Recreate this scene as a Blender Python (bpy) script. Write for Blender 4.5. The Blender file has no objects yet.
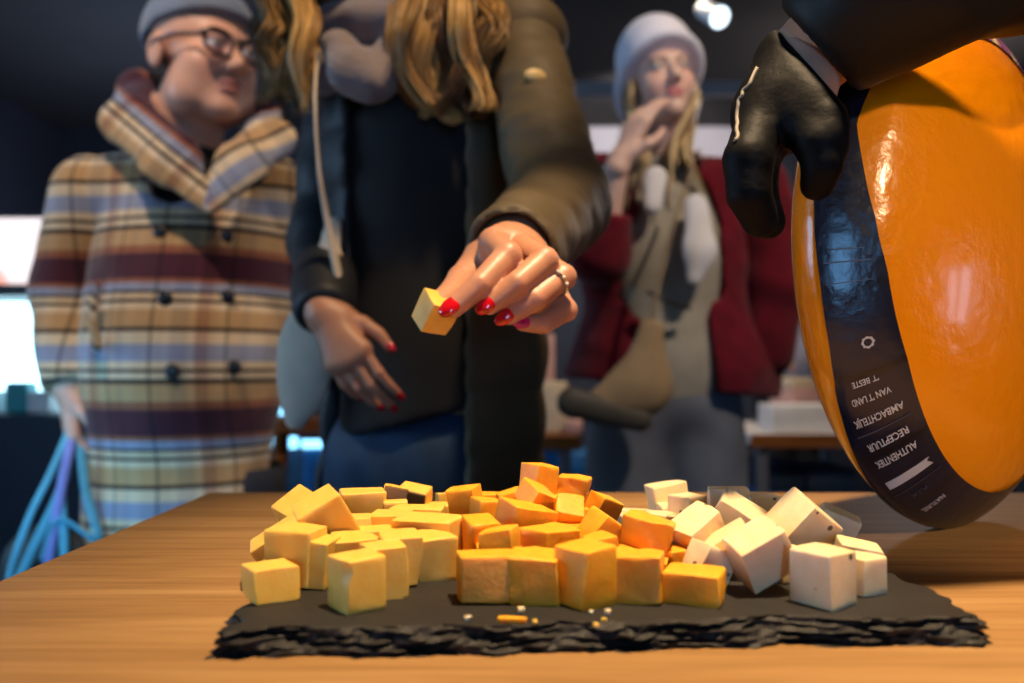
import bpy, bmesh, math, random
import numpy as np
from mathutils import Vector, Matrix, Euler
random.seed(7); RNG = np.random.default_rng(11)
SC = bpy.context.scene
COL = SC.collection
PI = math.pi
R = math.radians
# ------------------------------------------------------------------ camera numbers
FPX, CX, CY = 830.0, 512.0, 341.5
PITCH = math.atan((365 - 341.5) / FPX)
TZ = 0.86                      # table top
ZC = TZ + 0.112                # lens height
SLZ = TZ + 0.0102              # slate top
CP, SP = math.cos(PITCH), math.sin(PITCH)

def W(px, py, Y):
    """point at distance Y in front of the lens that is seen at photo pixel px, py"""
    a = (px - CX) / FPX; u = -(py - CY) / FPX
    d = Vector((a, CP - u * SP, SP + u * CP))
    d *= Y / d.y
    return Vector((d.x, d.y, d.z + ZC))

# ------------------------------------------------------------------ objects
def tag(o, label=None, cat=None, group=None, kind=None):
    if label: o['label'] = label
    if cat: o['category'] = cat
    if group: o['group'] = group
    if kind: o['kind'] = kind
    return o

def empty(name, loc, label, cat, group=None):
    o = bpy.data.objects.new(name, None); COL.objects.link(o); o.location = loc
    o.empty_display_size = .05
    return tag(o, label, cat, group)

def origin(o):
    v = Vector((0, 0, 0))
    while o is not None:
        v += Vector(o.location); o = o.parent
    return v

def mk(name, V, F, mat=None, parent=None, smooth=True, col=None, loc=None):
    """mesh object from world-space vertices (or local to loc)"""
    V = np.asarray(V, dtype=np.float64)
    base = origin(parent) if parent is not None else Vector((0, 0, 0))
    if loc is not None: base = Vector(loc)
    me = bpy.data.meshes.new(name)
    me.from_pydata((V - np.array(base)).tolist(), [], [tuple(int(i) for i in f) for f in F])
    me.update()
    if smooth and len(me.polygons): me.polygons.foreach_set('use_smooth', [True] * len(me.polygons))
    if col is not None:
        at = me.color_attributes.new('Col', 'FLOAT_COLOR', 'POINT')
        c = np.ones((len(V), 4), np.float32); c[:, :3] = col
        at.data.foreach_set('color', c.ravel())
    if mat: me.materials.append(mat)
    o = bpy.data.objects.new(name, me); COL.objects.link(o)
    if parent is not None: o.parent = parent
    elif loc is not None: o.location = loc
    return o

class MB:
    """collects simple solids (world space) into one mesh"""
    def __init__(s): s.V = []; s.F = []; s.C = []
    def add(s, V, F, c=None):
        b = len(s.V); s.V += [tuple(v) for v in V]; s.F += [tuple(b + i for i in f) for f in F]
        s.C += [c or (1, 1, 1)] * len(V); return s
    def box(s, lo, hi, M=None, bev=0.0, seg=2):
        bm = bmesh.new(); bmesh.ops.create_cube(bm, size=1)
        lo = Vector(lo); hi = Vector(hi)
        for v in bm.verts:
            v.co = Vector([(lo[i] + hi[i]) / 2 + v.co[i] * (hi[i] - lo[i]) for i in range(3)])
        if bev: bmesh.ops.bevel(bm, geom=bm.edges[:], offset=bev, segments=seg, affect='EDGES', profile=.5)
        return s.bm(bm, M)
    def bm(s, bm, M=None, c=None):
        if M is not None: bm.transform(M)
        bm.verts.index_update()
        s.add([v.co.copy() for v in bm.verts], [[v.index for v in f.verts] for f in bm.faces], c)
        bm.free(); return s
    def sphere(s, c, r, M=None, n=16):
        bm = bmesh.new(); bmesh.ops.create_uvsphere(bm, u_segments=n, v_segments=max(6, n // 2), radius=1)
        r = (r, r, r) if not hasattr(r, '__len__') else r
        for v in bm.verts: v.co = Vector((v.co.x * r[0], v.co.y * r[1], v.co.z * r[2]))
        T = Matrix.Translation(Vector(c)) @ (M.to_4x4() if M is not None else Matrix.Identity(4))
        return s.bm(bm, T)
    def cyl(s, a, b, r, r2=None, n=20):
        return s.tube([a, b], [r, r if r2 is None else r2], n=n)
    def tube(s, P, rad, n=10, flat=1.0, c=None, closed=False, up=(0, 0, 1)):
        P = [Vector(p) for p in P]; m = len(P)
        rad = [rad] * m if not hasattr(rad, '__len__') else rad
        V = []; F = []; prev = None
        for i, p in enumerate(P):
            if closed: t = (P[(i + 1) % m] - P[i - 1])
            else: t = P[min(i + 1, m - 1)] - P[max(i - 1, 0)]
            t.normalize()
            if prev is None:
                a = Vector(up).cross(t)
                if a.length < .1: a = Vector((1, 0, 0)).cross(t)
                a.normalize()
            else:
                a = prev - t * prev.dot(t); a.normalize()
            prev = a; b = t.cross(a)
            for k in range(n):
                w = 2 * PI * k / n
                V.append(p + a * math.cos(w) * rad[i] + b * math.sin(w) * rad[i] * flat)
        for i in range(m if closed else m - 1):
            j = (i + 1) % m
            for k in range(n):
                l = (k + 1) % n
                F.append((i * n + k, i * n + l, j * n + l, j * n + k))
        if not closed:
            F.append(tuple(range(n - 1, -1, -1))); F.append(tuple((m - 1) * n + k for k in range(n)))
        return s.add(V, F, c)
    def build(s, name, mat, parent=None, smooth=False, loc=None, col=False):
        return mk(name, s.V, s.F, mat, parent, smooth, np.array(s.C) if col else None, loc)

def spline(P, n):
    P = [np.array(p, float) for p in P]
    Q = [2 * P[0] - P[1]] + P + [2 * P[-1] - P[-2]]
    out = []
    m = len(P) - 1
    for k in range(n):
        t = k / (n - 1) * m; i = min(int(t), m - 1); u = t - i
        a, b, c, d = Q[i], Q[i + 1], Q[i + 2], Q[i + 3]
        out.append(.5 * ((2 * b) + (c - a) * u + (2 * a - 5 * b + 4 * c - d) * u * u + (-a + 3 * b - 3 * c + d) * u ** 3))
    return out

# ------------------------------------------------------------------ implicit surfaces -> one continuous mesh
class Field:
    def __init__(s, lo, hi, h):
        s.h = h; s.lo = np.array(lo, np.float32) - 3 * h
        n = np.ceil((np.array(hi) + 3 * h - s.lo) / h).astype(int) + 1
        s.n = n; s.F = np.full(n, .06, np.float32)
        s.ax = [s.lo[i] + h * np.arange(n[i], dtype=np.float32) for i in range(3)]
    def _win(s, lo, hi):
        i0 = np.maximum(0, np.floor((np.array(lo) - s.lo) / s.h).astype(int))
        i1 = np.minimum(s.n, np.ceil((np.array(hi) - s.lo) / s.h).astype(int) + 1)
        if (i1 <= i0).any(): return None, None
        sl = tuple(slice(a, b) for a, b in zip(i0, i1))
        P = np.stack(np.meshgrid(s.ax[0][sl[0]], s.ax[1][sl[1]], s.ax[2][sl[2]], indexing='ij'), -1)
        return sl, P
    def _mix(s, sl, d, k, sub):
        f = s.F[sl]
        if sub:
            d = -d
            if k > 0:
                h = np.maximum(k - np.abs(f - d), 0) / k; s.F[sl] = np.maximum(f, d) + h * h * k * .25
            else: s.F[sl] = np.maximum(f, d)
        else:
            if k > 0:
                h = np.maximum(k - np.abs(f - d), 0) / k; s.F[sl] = np.minimum(f, d) - h * h * k * .25
            else: s.F[sl] = np.minimum(f, d)
    def rc(s, a, b, ra, rb=None, k=.01, sub=False, quilt=None, flat=None):
        """tapered capsule; quilt=(count, depth) puffs it along its length; flat=(dir, factor) squeezes it along dir"""
        rb = ra if rb is None else rb
        a = np.array(a, np.float32); b = np.array(b, np.float32); m = max(ra, rb) + .06
        if flat: m = m * max(1, flat[1])
        sl, P = s._win(np.minimum(a, b) - m, np.maximum(a, b) + m)
        if sl is None: return s
        ba = b - a; L2 = float(ba @ ba) + 1e-12
        pa = P - a
        t = np.clip(pa @ ba / L2, 0, 1)
        q = pa - t[..., None] * ba
        if flat:
            w = np.array(flat[0], np.float32); w = w / np.linalg.norm(w)
            q = q + (q @ w)[..., None] * w * (1 / flat[1] - 1)
        r = ra + (rb - ra) * t
        if quilt: r = r + quilt[1] * (np.abs(np.sin(PI * t * quilt[0])) ** .6 - .6)
        d = np.sqrt((q * q).sum(-1)) - r
        if flat and flat[1] < 1: d = d * (.5 + .5 * flat[1])
        s._mix(sl, d, k, sub); return s
    def chain(s, pts, rad, k=.01, **kw):
        for i in range(len(pts) - 1): s.rc(pts[i], pts[i + 1], rad[i], rad[i + 1], k, **kw)
        return s
    def ell(s, c, r, M=None, k=.01, sub=False):
        c = np.array(c, np.float32); r = np.array(r, np.float32); m = float(r.max()) + .06
        sl, P = s._win(c - m, c + m)
        if sl is None: return s
        p = P - c
        if M is not None: p = p @ np.array(M, np.float32)      # world -> local for rotation matrix M (columns = axes)
        k0 = np.sqrt(((p / r) ** 2).sum(-1)); k1 = np.sqrt(((p / (r * r)) ** 2).sum(-1)) + 1e-9
        s._mix(sl, np.where(k0 < 1e-3, -r.min(), k0 * (k0 - 1) / k1), k, sub); return s
    def box(s, c, hs, M=None, rnd=.005, k=.005, sub=False):
        c = np.array(c, np.float32); hs = np.array(hs, np.float32); m = float(np.linalg.norm(hs)) + .06
        sl, P = s._win(c - m, c + m)
        if sl is None: return s
        p = P - c
        if M is not None: p = p @ np.array(M, np.float32)
        q = np.abs(p) - (hs - rnd)
        d = np.sqrt((np.maximum(q, 0) ** 2).sum(-1)) + np.minimum(q.max(-1), 0) - rnd
        s._mix(sl, d, k, sub); return s
    def plane(s, p, n, k=0.0):
        """cut away the side the normal points to"""
        n = np.array(n, np.float32); n = n / np.linalg.norm(n)
        X, Y, Z = np.meshgrid(*s.ax, indexing='ij', sparse=True)
        d = (X - p[0]) * n[0] + (Y - p[1]) * n[1] + (Z - p[2]) * n[2]
        d = d.astype(np.float32)
        if k > 0:
            h = np.maximum(k - np.abs(s.F - d), 0) / k; s.F = np.maximum(s.F, d) + h * h * k * .25
        else: s.F = np.maximum(s.F, d)
        return s
    def wrinkle(s, amp, freq, seed=0, n=5, stretch=(1, 1, 1)):
        r = np.random.default_rng(seed)
        X, Y, Z = np.meshgrid(*s.ax, indexing='ij', sparse=True)
        acc = 0
        wx = .35 * np.sin(freq * .31 * Z + 1.3 * seed) / freq * 3
        for _ in range(n):
            d = r.normal(size=3) * np.array(stretch); d = d / np.linalg.norm(d) * freq * r.uniform(.6, 1.6)
            acc = acc + np.sin((X + wx) * d[0] + Y * d[1] + Z * d[2] + r.uniform(0, 6.28)) / n
        s.F = s.F + (amp * acc).astype(np.float32); return s
    def mesh(s):
        F = s.F; n = F.shape
        neg = F < 0
        cnt = np.zeros(tuple(np.array(n) - 1), np.int8)
        offs = [(i, j, k) for i in (0, 1) for j in (0, 1) for k in (0, 1)]
        cut = lambda A, o: A[o[0]:n[0] - 1 + o[0], o[1]:n[1] - 1 + o[1], o[2]:n[2] - 1 + o[2]]
        for o in offs: cnt += cut(neg, o)
        act = (cnt > 0) & (cnt < 8)
        idx = np.argwhere(act)
        if len(idx) == 0: return np.zeros((0, 3)), np.zeros((0, 4), int)
        val = {o: F[idx[:, 0] + o[0], idx[:, 1] + o[1], idx[:, 2] + o[2]] for o in offs}
        acc = np.zeros((len(idx), 3)); w = np.zeros(len(idx))
        for o in offs:
            for a in range(3):
                if o[a]: continue
                p = list(o); p[a] = 1; p = tuple(p)
                v0, v1 = val[o], val[p]; m = (v0 < 0) != (v1 < 0)
                t = v0[m] / (v0[m] - v1[m])
                q = np.tile(np.array(o, float), (m.sum(), 1)); q[:, a] += t
                acc[m] += q; w[m] += 1
        V = (idx + acc / w[:, None]) * s.h + s.lo
        ids = np.full(act.shape, -1, np.int64); ids[act] = np.arange(len(idx))
        quads = []
        for a in range(3):
            b, c = (a + 1) % 3, (a + 2) % 3
            sl0 = [slice(None)] * 3; sl1 = [slice(None)] * 3
            sl0[a] = slice(0, n[a] - 1); sl1[a] = slice(1, n[a])
            A, B = neg[tuple(sl0)], neg[tuple(sl1)]
            e = np.argwhere(A != B)
            e = e[(e[:, b] > 0) & (e[:, c] > 0) & (e[:, b] < n[b] - 1) & (e[:, c] < n[c] - 1)]
            fl = A[e[:, 0], e[:, 1], e[:, 2]]
            def g(db, dc):
                q = e.copy(); q[:, b] -= db; q[:, c] -= dc
                return ids[q[:, 0], q[:, 1], q[:, 2]]
            Q = np.stack([g(1, 1), g(0, 1), g(0, 0), g(1, 0)], 1)
            Q[~fl] = Q[~fl][:, ::-1]
            quads.append(Q)
        Q = np.concatenate(quads); Q = Q[(Q >= 0).all(1)]
        # one light relaxation pass keeps grid stair-steps out
        for _ in range(2):
            S = np.zeros_like(V); N = np.zeros(len(V))
            for i in range(4):
                j = (i + 1) % 4
                np.add.at(S, Q[:, i], V[Q[:, j]]); np.add.at(N, Q[:, i], 1)
                np.add.at(S, Q[:, j], V[Q[:, i]]); np.add.at(N, Q[:, j], 1)
            V = V * .5 + .5 * S / np.maximum(N, 1)[:, None]
        return V, Q
    def hit(s, px, py, y0=.3):
        """first point of this surface along the sight line through a photo pixel"""
        p = np.array(W(px, py, y0)); d = p - np.array((0, 0, ZC)); d /= np.linalg.norm(d)
        for st in np.arange(0, 2.2, .002):
            q = p + d * st; ii = np.round((q - s.lo) / s.h).astype(int)
            if (ii >= 0).all() and (ii < s.n).all() and s.F[tuple(ii)] < .0015: return q
        return p
    def build(s, name, mat, parent=None, colf=None):
        V, Q = s.mesh()
        return mk(name, V, Q, mat, parent, True, colf(V) if colf else None)

def join(parts):
    V = []; F = []; b = 0; C = []
    for v, f, c in parts:
        V.append(v); F.append(np.asarray(f) + b); C.append(np.broadcast_to(c, v.shape)); b += len(v)
    return np.concatenate(V), np.concatenate(F), np.concatenate(C)

# ------------------------------------------------------------------ materials
def nt(name):
    m = bpy.data.materials.new(name); m.use_nodes = True
    t = m.node_tree; b = t.nodes['Principled BSDF']
    return m, t, b
def nd(t, typ, **kw):
    n = t.nodes.new(typ)
    for k, v in kw.items(): setattr(n, k, v)
    return n
def ramp(t, stops, interp='LINEAR'):
    n = t.nodes.new('ShaderNodeValToRGB'); cr = n.color_ramp; cr.interpolation = interp
    while len(cr.elements) < len(stops): cr.elements.new(.5)
    for e, (p, c) in zip(cr.elements, stops): e.position = p; e.color = (*c, 1)
    return n
def rgb(h):
    f = lambda c: c / 12.92 if c <= .04045 else ((c + .055) / 1.055) ** 2.4
    return tuple(f(int(h[i:i + 2], 16) / 255) for i in (0, 2, 4))
def M_(name, base, rough=.6, metal=0, var=.12, vscale=20, bump=0, bscale=80, sss=0, sssr=(1, .5, .3), sscale=.004, sheen=0, coat=0, stretch=(1, 1, 1), emit=None, estr=0, alpha=None, trans=0, spec=.5, attr=False):
    m, t, b = nt(name)
    b.inputs['Roughness'].default_value = rough; b.inputs['Metallic'].default_value = metal
    b.inputs['Specular IOR Level'].default_value = spec
    tc = nd(t, 'ShaderNodeTexCoord'); mp = nd(t, 'ShaderNodeMapping'); mp.inputs['Scale'].default_value = stretch
    t.links.new(tc.outputs['Object'], mp.inputs['Vector'])
    nz = nd(t, 'ShaderNodeTexNoise'); nz.inputs['Scale'].default_value = vscale; nz.inputs['Detail'].default_value = 4
    t.links.new(mp.outputs['Vector'], nz.inputs['Vector'])
    mx = nd(t, 'ShaderNodeMix', data_type='RGBA', blend_type='MULTIPLY'); mx.inputs['Factor'].default_value = 1
    rp = ramp(t, [(.3, (1 - var,) * 3), (.7, (1 + var,) * 3)])
    t.links.new(nz.outputs['Fac'], rp.inputs['Fac'])
    if attr:
        at = nd(t, 'ShaderNodeAttribute', attribute_name='Col'); t.links.new(at.outputs['Color'], mx.inputs['A'])
    else: mx.inputs['A'].default_value = (*base, 1)
    t.links.new(rp.outputs['Color'], mx.inputs['B']); t.links.new(mx.outputs['Result'], b.inputs['Base Color'])
    if bump:
        n2 = nd(t, 'ShaderNodeTexNoise'); n2.inputs['Scale'].default_value = bscale; n2.inputs['Detail'].default_value = 5
        t.links.new(mp.outputs['Vector'], n2.inputs['Vector'])
        bp = nd(t, 'ShaderNodeBump'); bp.inputs['Strength'].default_value = bump; bp.inputs['Distance'].default_value = .002
        t.links.new(n2.outputs['Fac'], bp.inputs['Height']); t.links.new(bp.outputs['Normal'], b.inputs['Normal'])
    if sss:
        b.inputs['Subsurface Weight'].default_value = sss; b.inputs['Subsurface Radius'].default_value = sssr
        b.inputs['Subsurface Scale'].default_value = sscale
    if sheen: b.inputs['Sheen Weight'].default_value = sheen
    if coat: b.inputs['Coat Weight'].default_value = coat; b.inputs['Coat Roughness'].default_value = .08
    if trans: b.inputs['Transmission Weight'].default_value = trans
    if emit: b.inputs['Emission Color'].default_value = (*emit, 1); b.inputs['Emission Strength'].default_value = estr
    return m

MT = {}
def wood(name, c1, c2, c3, rough=.55, sc=1.0):
    m, t, b = nt(name)
    tc = nd(t, 'ShaderNodeTexCoord'); mp = nd(t, 'ShaderNodeMapping'); mp.inputs['Scale'].default_value = (2.2 * sc, 26 * sc, 26 * sc)
    t.links.new(tc.outputs['Object'], mp.inputs['Vector'])
    n1 = nd(t, 'ShaderNodeTexNoise'); n1.inputs['Scale'].default_value = 1.6; n1.inputs['Detail'].default_value = 7; n1.inputs['Roughness'].default_value = .65; n1.inputs['Distortion'].default_value = .6
    t.links.new(mp.outputs['Vector'], n1.inputs['Vector'])
    rp = ramp(t, [(.22, c1), (.5, c2), (.80, c3)]); t.links.new(n1.outputs['Fac'], rp.inputs['Fac'])
    mp2 = nd(t, 'ShaderNodeMapping'); mp2.inputs['Scale'].default_value = (9 * sc, 240 * sc, 240 * sc)
    t.links.new(tc.outputs['Object'], mp2.inputs['Vector'])
    n2 = nd(t, 'ShaderNodeTexNoise'); n2.inputs['Scale'].default_value = 1.0; n2.inputs['Detail'].default_value = 3
    t.links.new(mp2.outputs['Vector'], n2.inputs['Vector'])
    r2 = ramp(t, [(.36, (.62, .55, .5)), (.52, (1, 1, 1))]); t.links.new(n2.outputs['Fac'], r2.inputs['Fac'])
    mx = nd(t, 'ShaderNodeMix', data_type='RGBA', blend_type='MULTIPLY'); mx.inputs['Factor'].default_value = .4
    t.links.new(rp.outputs['Color'], mx.inputs['A']); t.links.new(r2.outputs['Color'], mx.inputs['B'])
    t.links.new(mx.outputs['Result'], b.inputs['Base Color'])
    b.inputs['Roughness'].default_value = rough; b.inputs['Specular IOR Level'].default_value = .06
    bp = nd(t, 'ShaderNodeBump'); bp.inputs['Strength'].default_value = .25; bp.inputs['Distance'].default_value = .0008
    t.links.new(n2.outputs['Fac'], bp.inputs['Height']); t.links.new(bp.outputs['Normal'], b.inputs['Normal'])
    return m

def cheese(name, c, c2, specks=False, rough=.48, bump=.25):
    m, t, b = nt(name)
    tc = nd(t, 'ShaderNodeTexCoord')
    n1 = nd(t, 'ShaderNodeTexNoise'); n1.inputs['Scale'].default_value = 140; n1.inputs['Detail'].default_value = 4
    t.links.new(tc.outputs['Object'], n1.inputs['Vector'])
    rp = ramp(t, [(.3, c), (.7, c2)]); t.links.new(n1.outputs['Fac'], rp.inputs['Fac'])
    out = rp.outputs['Color']
    if specks:
        vo = nd(t, 'ShaderNodeTexVoronoi'); vo.inputs['Scale'].default_value = 150; vo.inputs['Randomness'].default_value = 1
        t.links.new(tc.outputs['Object'], vo.inputs['Vector'])
        r3 = ramp(t, [(.0, (1, 1, 1)), (.20, (1, 1, 1)), (.25, (0, 0, 0))]); t.links.new(vo.outputs['Distance'], r3.inputs['Fac'])
        sp = nd(t, 'ShaderNodeSeparateColor'); t.links.new(vo.outputs['Color'], sp.inputs['Color'])
        gt = nd(t, 'ShaderNodeMath', operation='GREATER_THAN'); gt.inputs[1].default_value = .66
        t.links.new(sp.outputs['Red'], gt.inputs[0])
        mu = nd(t, 'ShaderNodeMath', operation='MULTIPLY'); t.links.new(gt.outputs[0], mu.inputs[0]); t.links.new(r3.outputs['Color'], mu.inputs[1])
        mx = nd(t, 'ShaderNodeMix', data_type='RGBA'); t.links.new(mu.outputs[0], mx.inputs['Factor']); t.links.new(out, mx.inputs['A'])
        mx.inputs['B'].default_value = (.10, .07, .03, 1); out = mx.outputs['Result']
    t.links.new(out, b.inputs['Base Color'])
    b.inputs['Roughness'].default_value = rough
    b.inputs['Subsurface Weight'].default_value = .35
    b.inputs['Subsurface Radius'].default_value = (1, .6, .25); b.inputs['Subsurface Scale'].default_value = .004
    n2 = nd(t, 'ShaderNodeTexNoise'); n2.inputs['Scale'].default_value = 420; n2.inputs['Detail'].default_value = 5
    t.links.new(tc.outputs['Object'], n2.inputs['Vector'])
    bp = nd(t, 'ShaderNodeBump'); bp.inputs['Strength'].default_value = bump; bp.inputs['Distance'].default_value = .0006
    t.links.new(n2.outputs['Fac'], bp.inputs['Height']); t.links.new(bp.outputs['Normal'], b.inputs['Normal'])
    return m

def plaid(name, rot=0.0, off=(0, 0, 0)):
    """woven check: maroon, black, cream, ochre and grey-blue bands both ways"""
    m, t, b = nt(name)
    tc = nd(t, 'ShaderNodeTexCoord'); mp = nd(t, 'ShaderNodeMapping')
    mp.inputs['Rotation'].default_value = (0, rot, 0); mp.inputs['Location'].default_value = off
    t.links.new(tc.outputs['Object'], mp.inputs['Vector'])
    nz = nd(t, 'ShaderNodeTexNoise'); nz.inputs['Scale'].default_value = 9
    t.links.new(mp.outputs['Vector'], nz.inputs['Vector'])
    sx = nd(t, 'ShaderNodeSeparateXYZ'); t.links.new(mp.outputs['Vector'], sx.inputs[0])
    cream, ochre, grey, mar, blk, rust = rgb('dcbf9a'), rgb('bd9364'), rgb('9293a4'), rgb('4a1f2b'), rgb('231a1e'), rgb('96593c')
    def band(sock, per, stops, ph=0):
        a = nd(t, 'ShaderNodeMath', operation='MULTIPLY_ADD'); a.inputs[1].default_value = 1 / per; a.inputs[2].default_value = ph
        t.links.new(sock, a.inputs[0])
        f = nd(t, 'ShaderNodeMath', operation='FRACT'); t.links.new(a.outputs[0], f.inputs[0])
        r = ramp(t, stops, 'CONSTANT'); t.links.new(f.outputs[0], r.inputs['Fac']); return r.outputs['Color']
    h = band(sx.outputs['Z'], .285, [(0, mar), (.17, rust), (.22, ochre), (.33, blk), (.36, cream), (.40, blk), (.425, cream), (.47, grey), (.58, cream), (.66, blk), (.685, ochre), (.80, cream), (.84, blk), (.865, cream), (.90, blk), (.92, grey), (.97, rust)], ph=.04)
    g = lambda x, w=0: (x + w, x, x - w)
    v = band(sx.outputs['X'], .20, [(0, g(1)), (.10, g(.86, .04)), (.24, g(.25)), (.27, g(.86, .05)), (.36, g(1)), (.42, (.74, .76, .84)), (.56, g(1)), (.62, (.60, .42, .42)), (.72, g(.8, .08)), (.77, g(1)), (.84, g(.25)), (.86, g(.9, .05)), (.95, (.8, .82, .88))], ph=.3)
    # woven: bands mix half and half, dark threads stay visible
    mx = nd(t, 'ShaderNodeMix', data_type='RGBA'); mx.inputs['Factor'].default_value = .36
    mx.blend_type = 'MULTIPLY'; mx.inputs['Factor'].default_value = .78
    t.links.new(h, mx.inputs['A']); t.links.new(v, mx.inputs['B'])
    t.links.new(mx.outputs['Result'], b.inputs['Base Color'])
    b.inputs['Roughness'].default_value = .9; b.inputs['Sheen Weight'].default_value = .25; b.inputs['Specular IOR Level'].default_value = .2
    n2 = nd(t, 'ShaderNodeTexNoise'); n2.inputs['Scale'].default_value = 300
    t.links.new(mp.outputs['Vector'], n2.inputs['Vector'])
    bp = nd(t, 'ShaderNodeBump'); bp.inputs['Strength'].default_value = .4; bp.inputs['Distance'].default_value = .002
    t.links.new(n2.outputs['Fac'], bp.inputs['Height']); t.links.new(bp.outputs['Normal'], b.inputs['Normal'])
    return m

MT['table'] = wood('oak_table', rgb('7f5f39'), rgb('98744a'), rgb('ae8b5d'))
MT['wood2'] = wood('brown_wood', rgb('5a3218'), rgb('8a5228'), rgb('a86b3a'), sc=.6)
MT['slate'] = M_('slate', rgb('201e1d'), .62, var=.2, vscale=22, bump=.6, bscale=60, spec=.35)
MT['yellow'] = cheese('young_cheese', rgb('efb94a'), rgb('f3c660'))
MT['orange'] = cheese('mature_cheese', rgb('f5a11a'), rgb('f8b02c'), bump=.5)
MT['white'] = cheese('herb_cheese', rgb('eccd9c'), rgb('f1dab2'), specks=True)
MT['rind'] = M_('brown_rind', rgb('8a6436'), .5, var=.15)
MT['wax'] = M_('yellow_wax', rgb('e78800'), .24, var=.05, vscale=9, bump=.6, bscale=70, sss=.12, sssr=(1, .45, .08), sscale=.006, coat=.5)
MT['label'] = M_('printed_label', (0, 0, 0), .26, var=.1, vscale=60, bump=.45, bscale=90, attr=True, spec=.5, coat=.2)
MT['print'] = M_('pale_print', rgb('b9b4b8'), .45, var=.1)
MT['print2'] = M_('dark_print', rgb('3a3a4a'), .45, var=.1)
MT['skin'] = M_('skin', (0, 0, 0), .45, var=.05, vscale=60, bump=.12, bscale=300, sss=.12, sssr=(1, .4, .2), sscale=.006, attr=True)
MT['nail'] = M_('red_nail_varnish', rgb('d0111f'), .12, var=.03, coat=1)
MT['nailp'] = M_('magenta_nail_varnish', rgb('b01060'), .12, var=.03, coat=1)
MT['silver'] = M_('silver', rgb('d8d4cc'), .18, metal=1, var=.03)
MT['stone'] = M_('clear_stone', rgb('f4f0ea'), .05, var=.02, coat=1)
MT['olive'] = M_('olive_puffer', rgb('574a35'), .62, var=.12, vscale=14, bump=.6, bscale=45, spec=.3)
MT['navy'] = M_('dark_navy_coat', rgb('14161d'), .6, var=.15, bump=.2, bscale=60)
MT['black'] = M_('black_knit', rgb('121214'), .85, var=.2, bump=.4, bscale=200)
MT['jeans'] = M_('blue_jeans', rgb('1f3d5c'), .8, var=.2, vscale=30, bump=.3, bscale=300)
MT['jeans2'] = M_('grey_blue_jeans', rgb('666a74'), .85, var=.18, vscale=10, bump=.3, bscale=300)
MT['dark'] = M_('dark_trousers', rgb('25252c'), .85, var=.15)
MT['shoe'] = M_('black_shoe', rgb('17161a'), .5, var=.1)
MT['scarf'] = M_('mauve_grey_scarf', rgb('7d6f6e'), .9, var=.15, bump=1, bscale=130, sheen=.4)
MT['hair'] = M_('long_hair', (0, 0, 0), .42, var=.16, vscale=120, attr=True, stretch=(1, 1, .15))
MT['canvas'] = M_('cream_canvas', rgb('d6c4ae'), .9, var=.08, bump=.3, bscale=250)
MT['badge'] = M_('cream_badge', rgb('d9b878'), .4, var=.06)
MT['cap'] = M_('grey_blue_cap', rgb('6d7383'), .92, var=.15, bump=.5, bscale=200, sheen=.3)
MT['plaid'] = plaid('plaid_wool', 0)
MT['plaidl'] = plaid('plaid_wool_lapel_left', R(-38), (.05, 0, .02))
MT['plaidr'] = plaid('plaid_wool_lapel_right', R(38), (.02, 0, .05))
MT['frame'] = M_('dark_spectacle_frame', rgb('1b1820'), .25, var=.05)
MT['lens'] = M_('spectacle_lens', rgb('e8e8ff'), .03, var=.01, trans=.95)
MT['beanie'] = M_('lilac_white_knit', rgb('e6e2ee'), .95, var=.08, bump=.8, bscale=150, sheen=.3)
MT['burgundy'] = M_('burgundy_plush', rgb('640a1c'), .9, var=.25, vscale=25, bump=1, bscale=120, sheen=.12, spec=.2)
MT['vest'] = M_('taupe_knit', rgb('a39a8a'), .9, var=.1, bump=.5, bscale=150)
MT['shirt'] = M_('white_cotton', rgb('e4e0e2'), .85, var=.05, bump=.3, bscale=50)
MT['tan'] = M_('tan_canvas', rgb('a58a68'), .85, var=.1, bump=.3, bscale=200)
MT['glove'] = M_('black_glove', rgb('08080a'), .6, var=.2, bump=.5, bscale=90, spec=.14)
MT['sleeve'] = M_('black_jacket', rgb('100f0d'), .56, var=.15, bump=.5, bscale=30, spec=.35)
MT['trim'] = M_('grey_trim', rgb('8a8070'), .6, var=.15)
MT['wall'] = M_('dark_wall', rgb('2a2c36'), .85, var=.2, vscale=1.2)
MT['ceil'] = M_('dark_ceiling', rgb('34302f'), .8, var=.15, vscale=1.5)
MT['floor'] = M_('dark_floor', rgb('2c2a2c'), .55, var=.2, vscale=4)
MT['panel'] = M_('pale_grey_board', rgb('a09a9e'), .8, var=.08, vscale=3)
MT['metal'] = M_('grey_metal', rgb('8b8b92'), .4, metal=.6, var=.05)
MT['blackmetal'] = M_('black_metal', rgb('15161a'), .45, metal=.3, var=.05)
MT['bluebox'] = M_('blue_plastic', rgb('1467a8'), .5, var=.1)
MT['navybox'] = M_('navy_panel', rgb('10263f'), .6, var=.1)
MT['whitetop'] = M_('white_laminate', rgb('e2ddda'), .5, var=.04)
MT['parcel'] = M_('cream_paper', rgb('d8bf9e'), .85, var=.1)
MT['pinkbox'] = M_('pink_card', rgb('d3a193'), .8, var=.1)
MT['teal'] = M_('teal_webbing', rgb('5fa3b4'), .8, var=.15, bump=.3, bscale=200)
MT['lilac'] = M_('lilac_webbing', rgb('8c86c0'), .8, var=.1)
MT['bagdark'] = M_('dark_green_bag', rgb('1b2a2c'), .6, var=.3, vscale=15)
MT['turq'] = M_('turquoise_pack', rgb('2aa0a8'), .5, var=.1)
MT['packw'] = M_('white_pack', rgb('dfe6ea'), .5, var=.1)
MT['btn'] = M_('dark_button', rgb('1c1719'), .35, var=.05)
MT['redshirt'] = M_('white_jacket', rgb('b9b6c6'), .8, var=.1)

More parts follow.
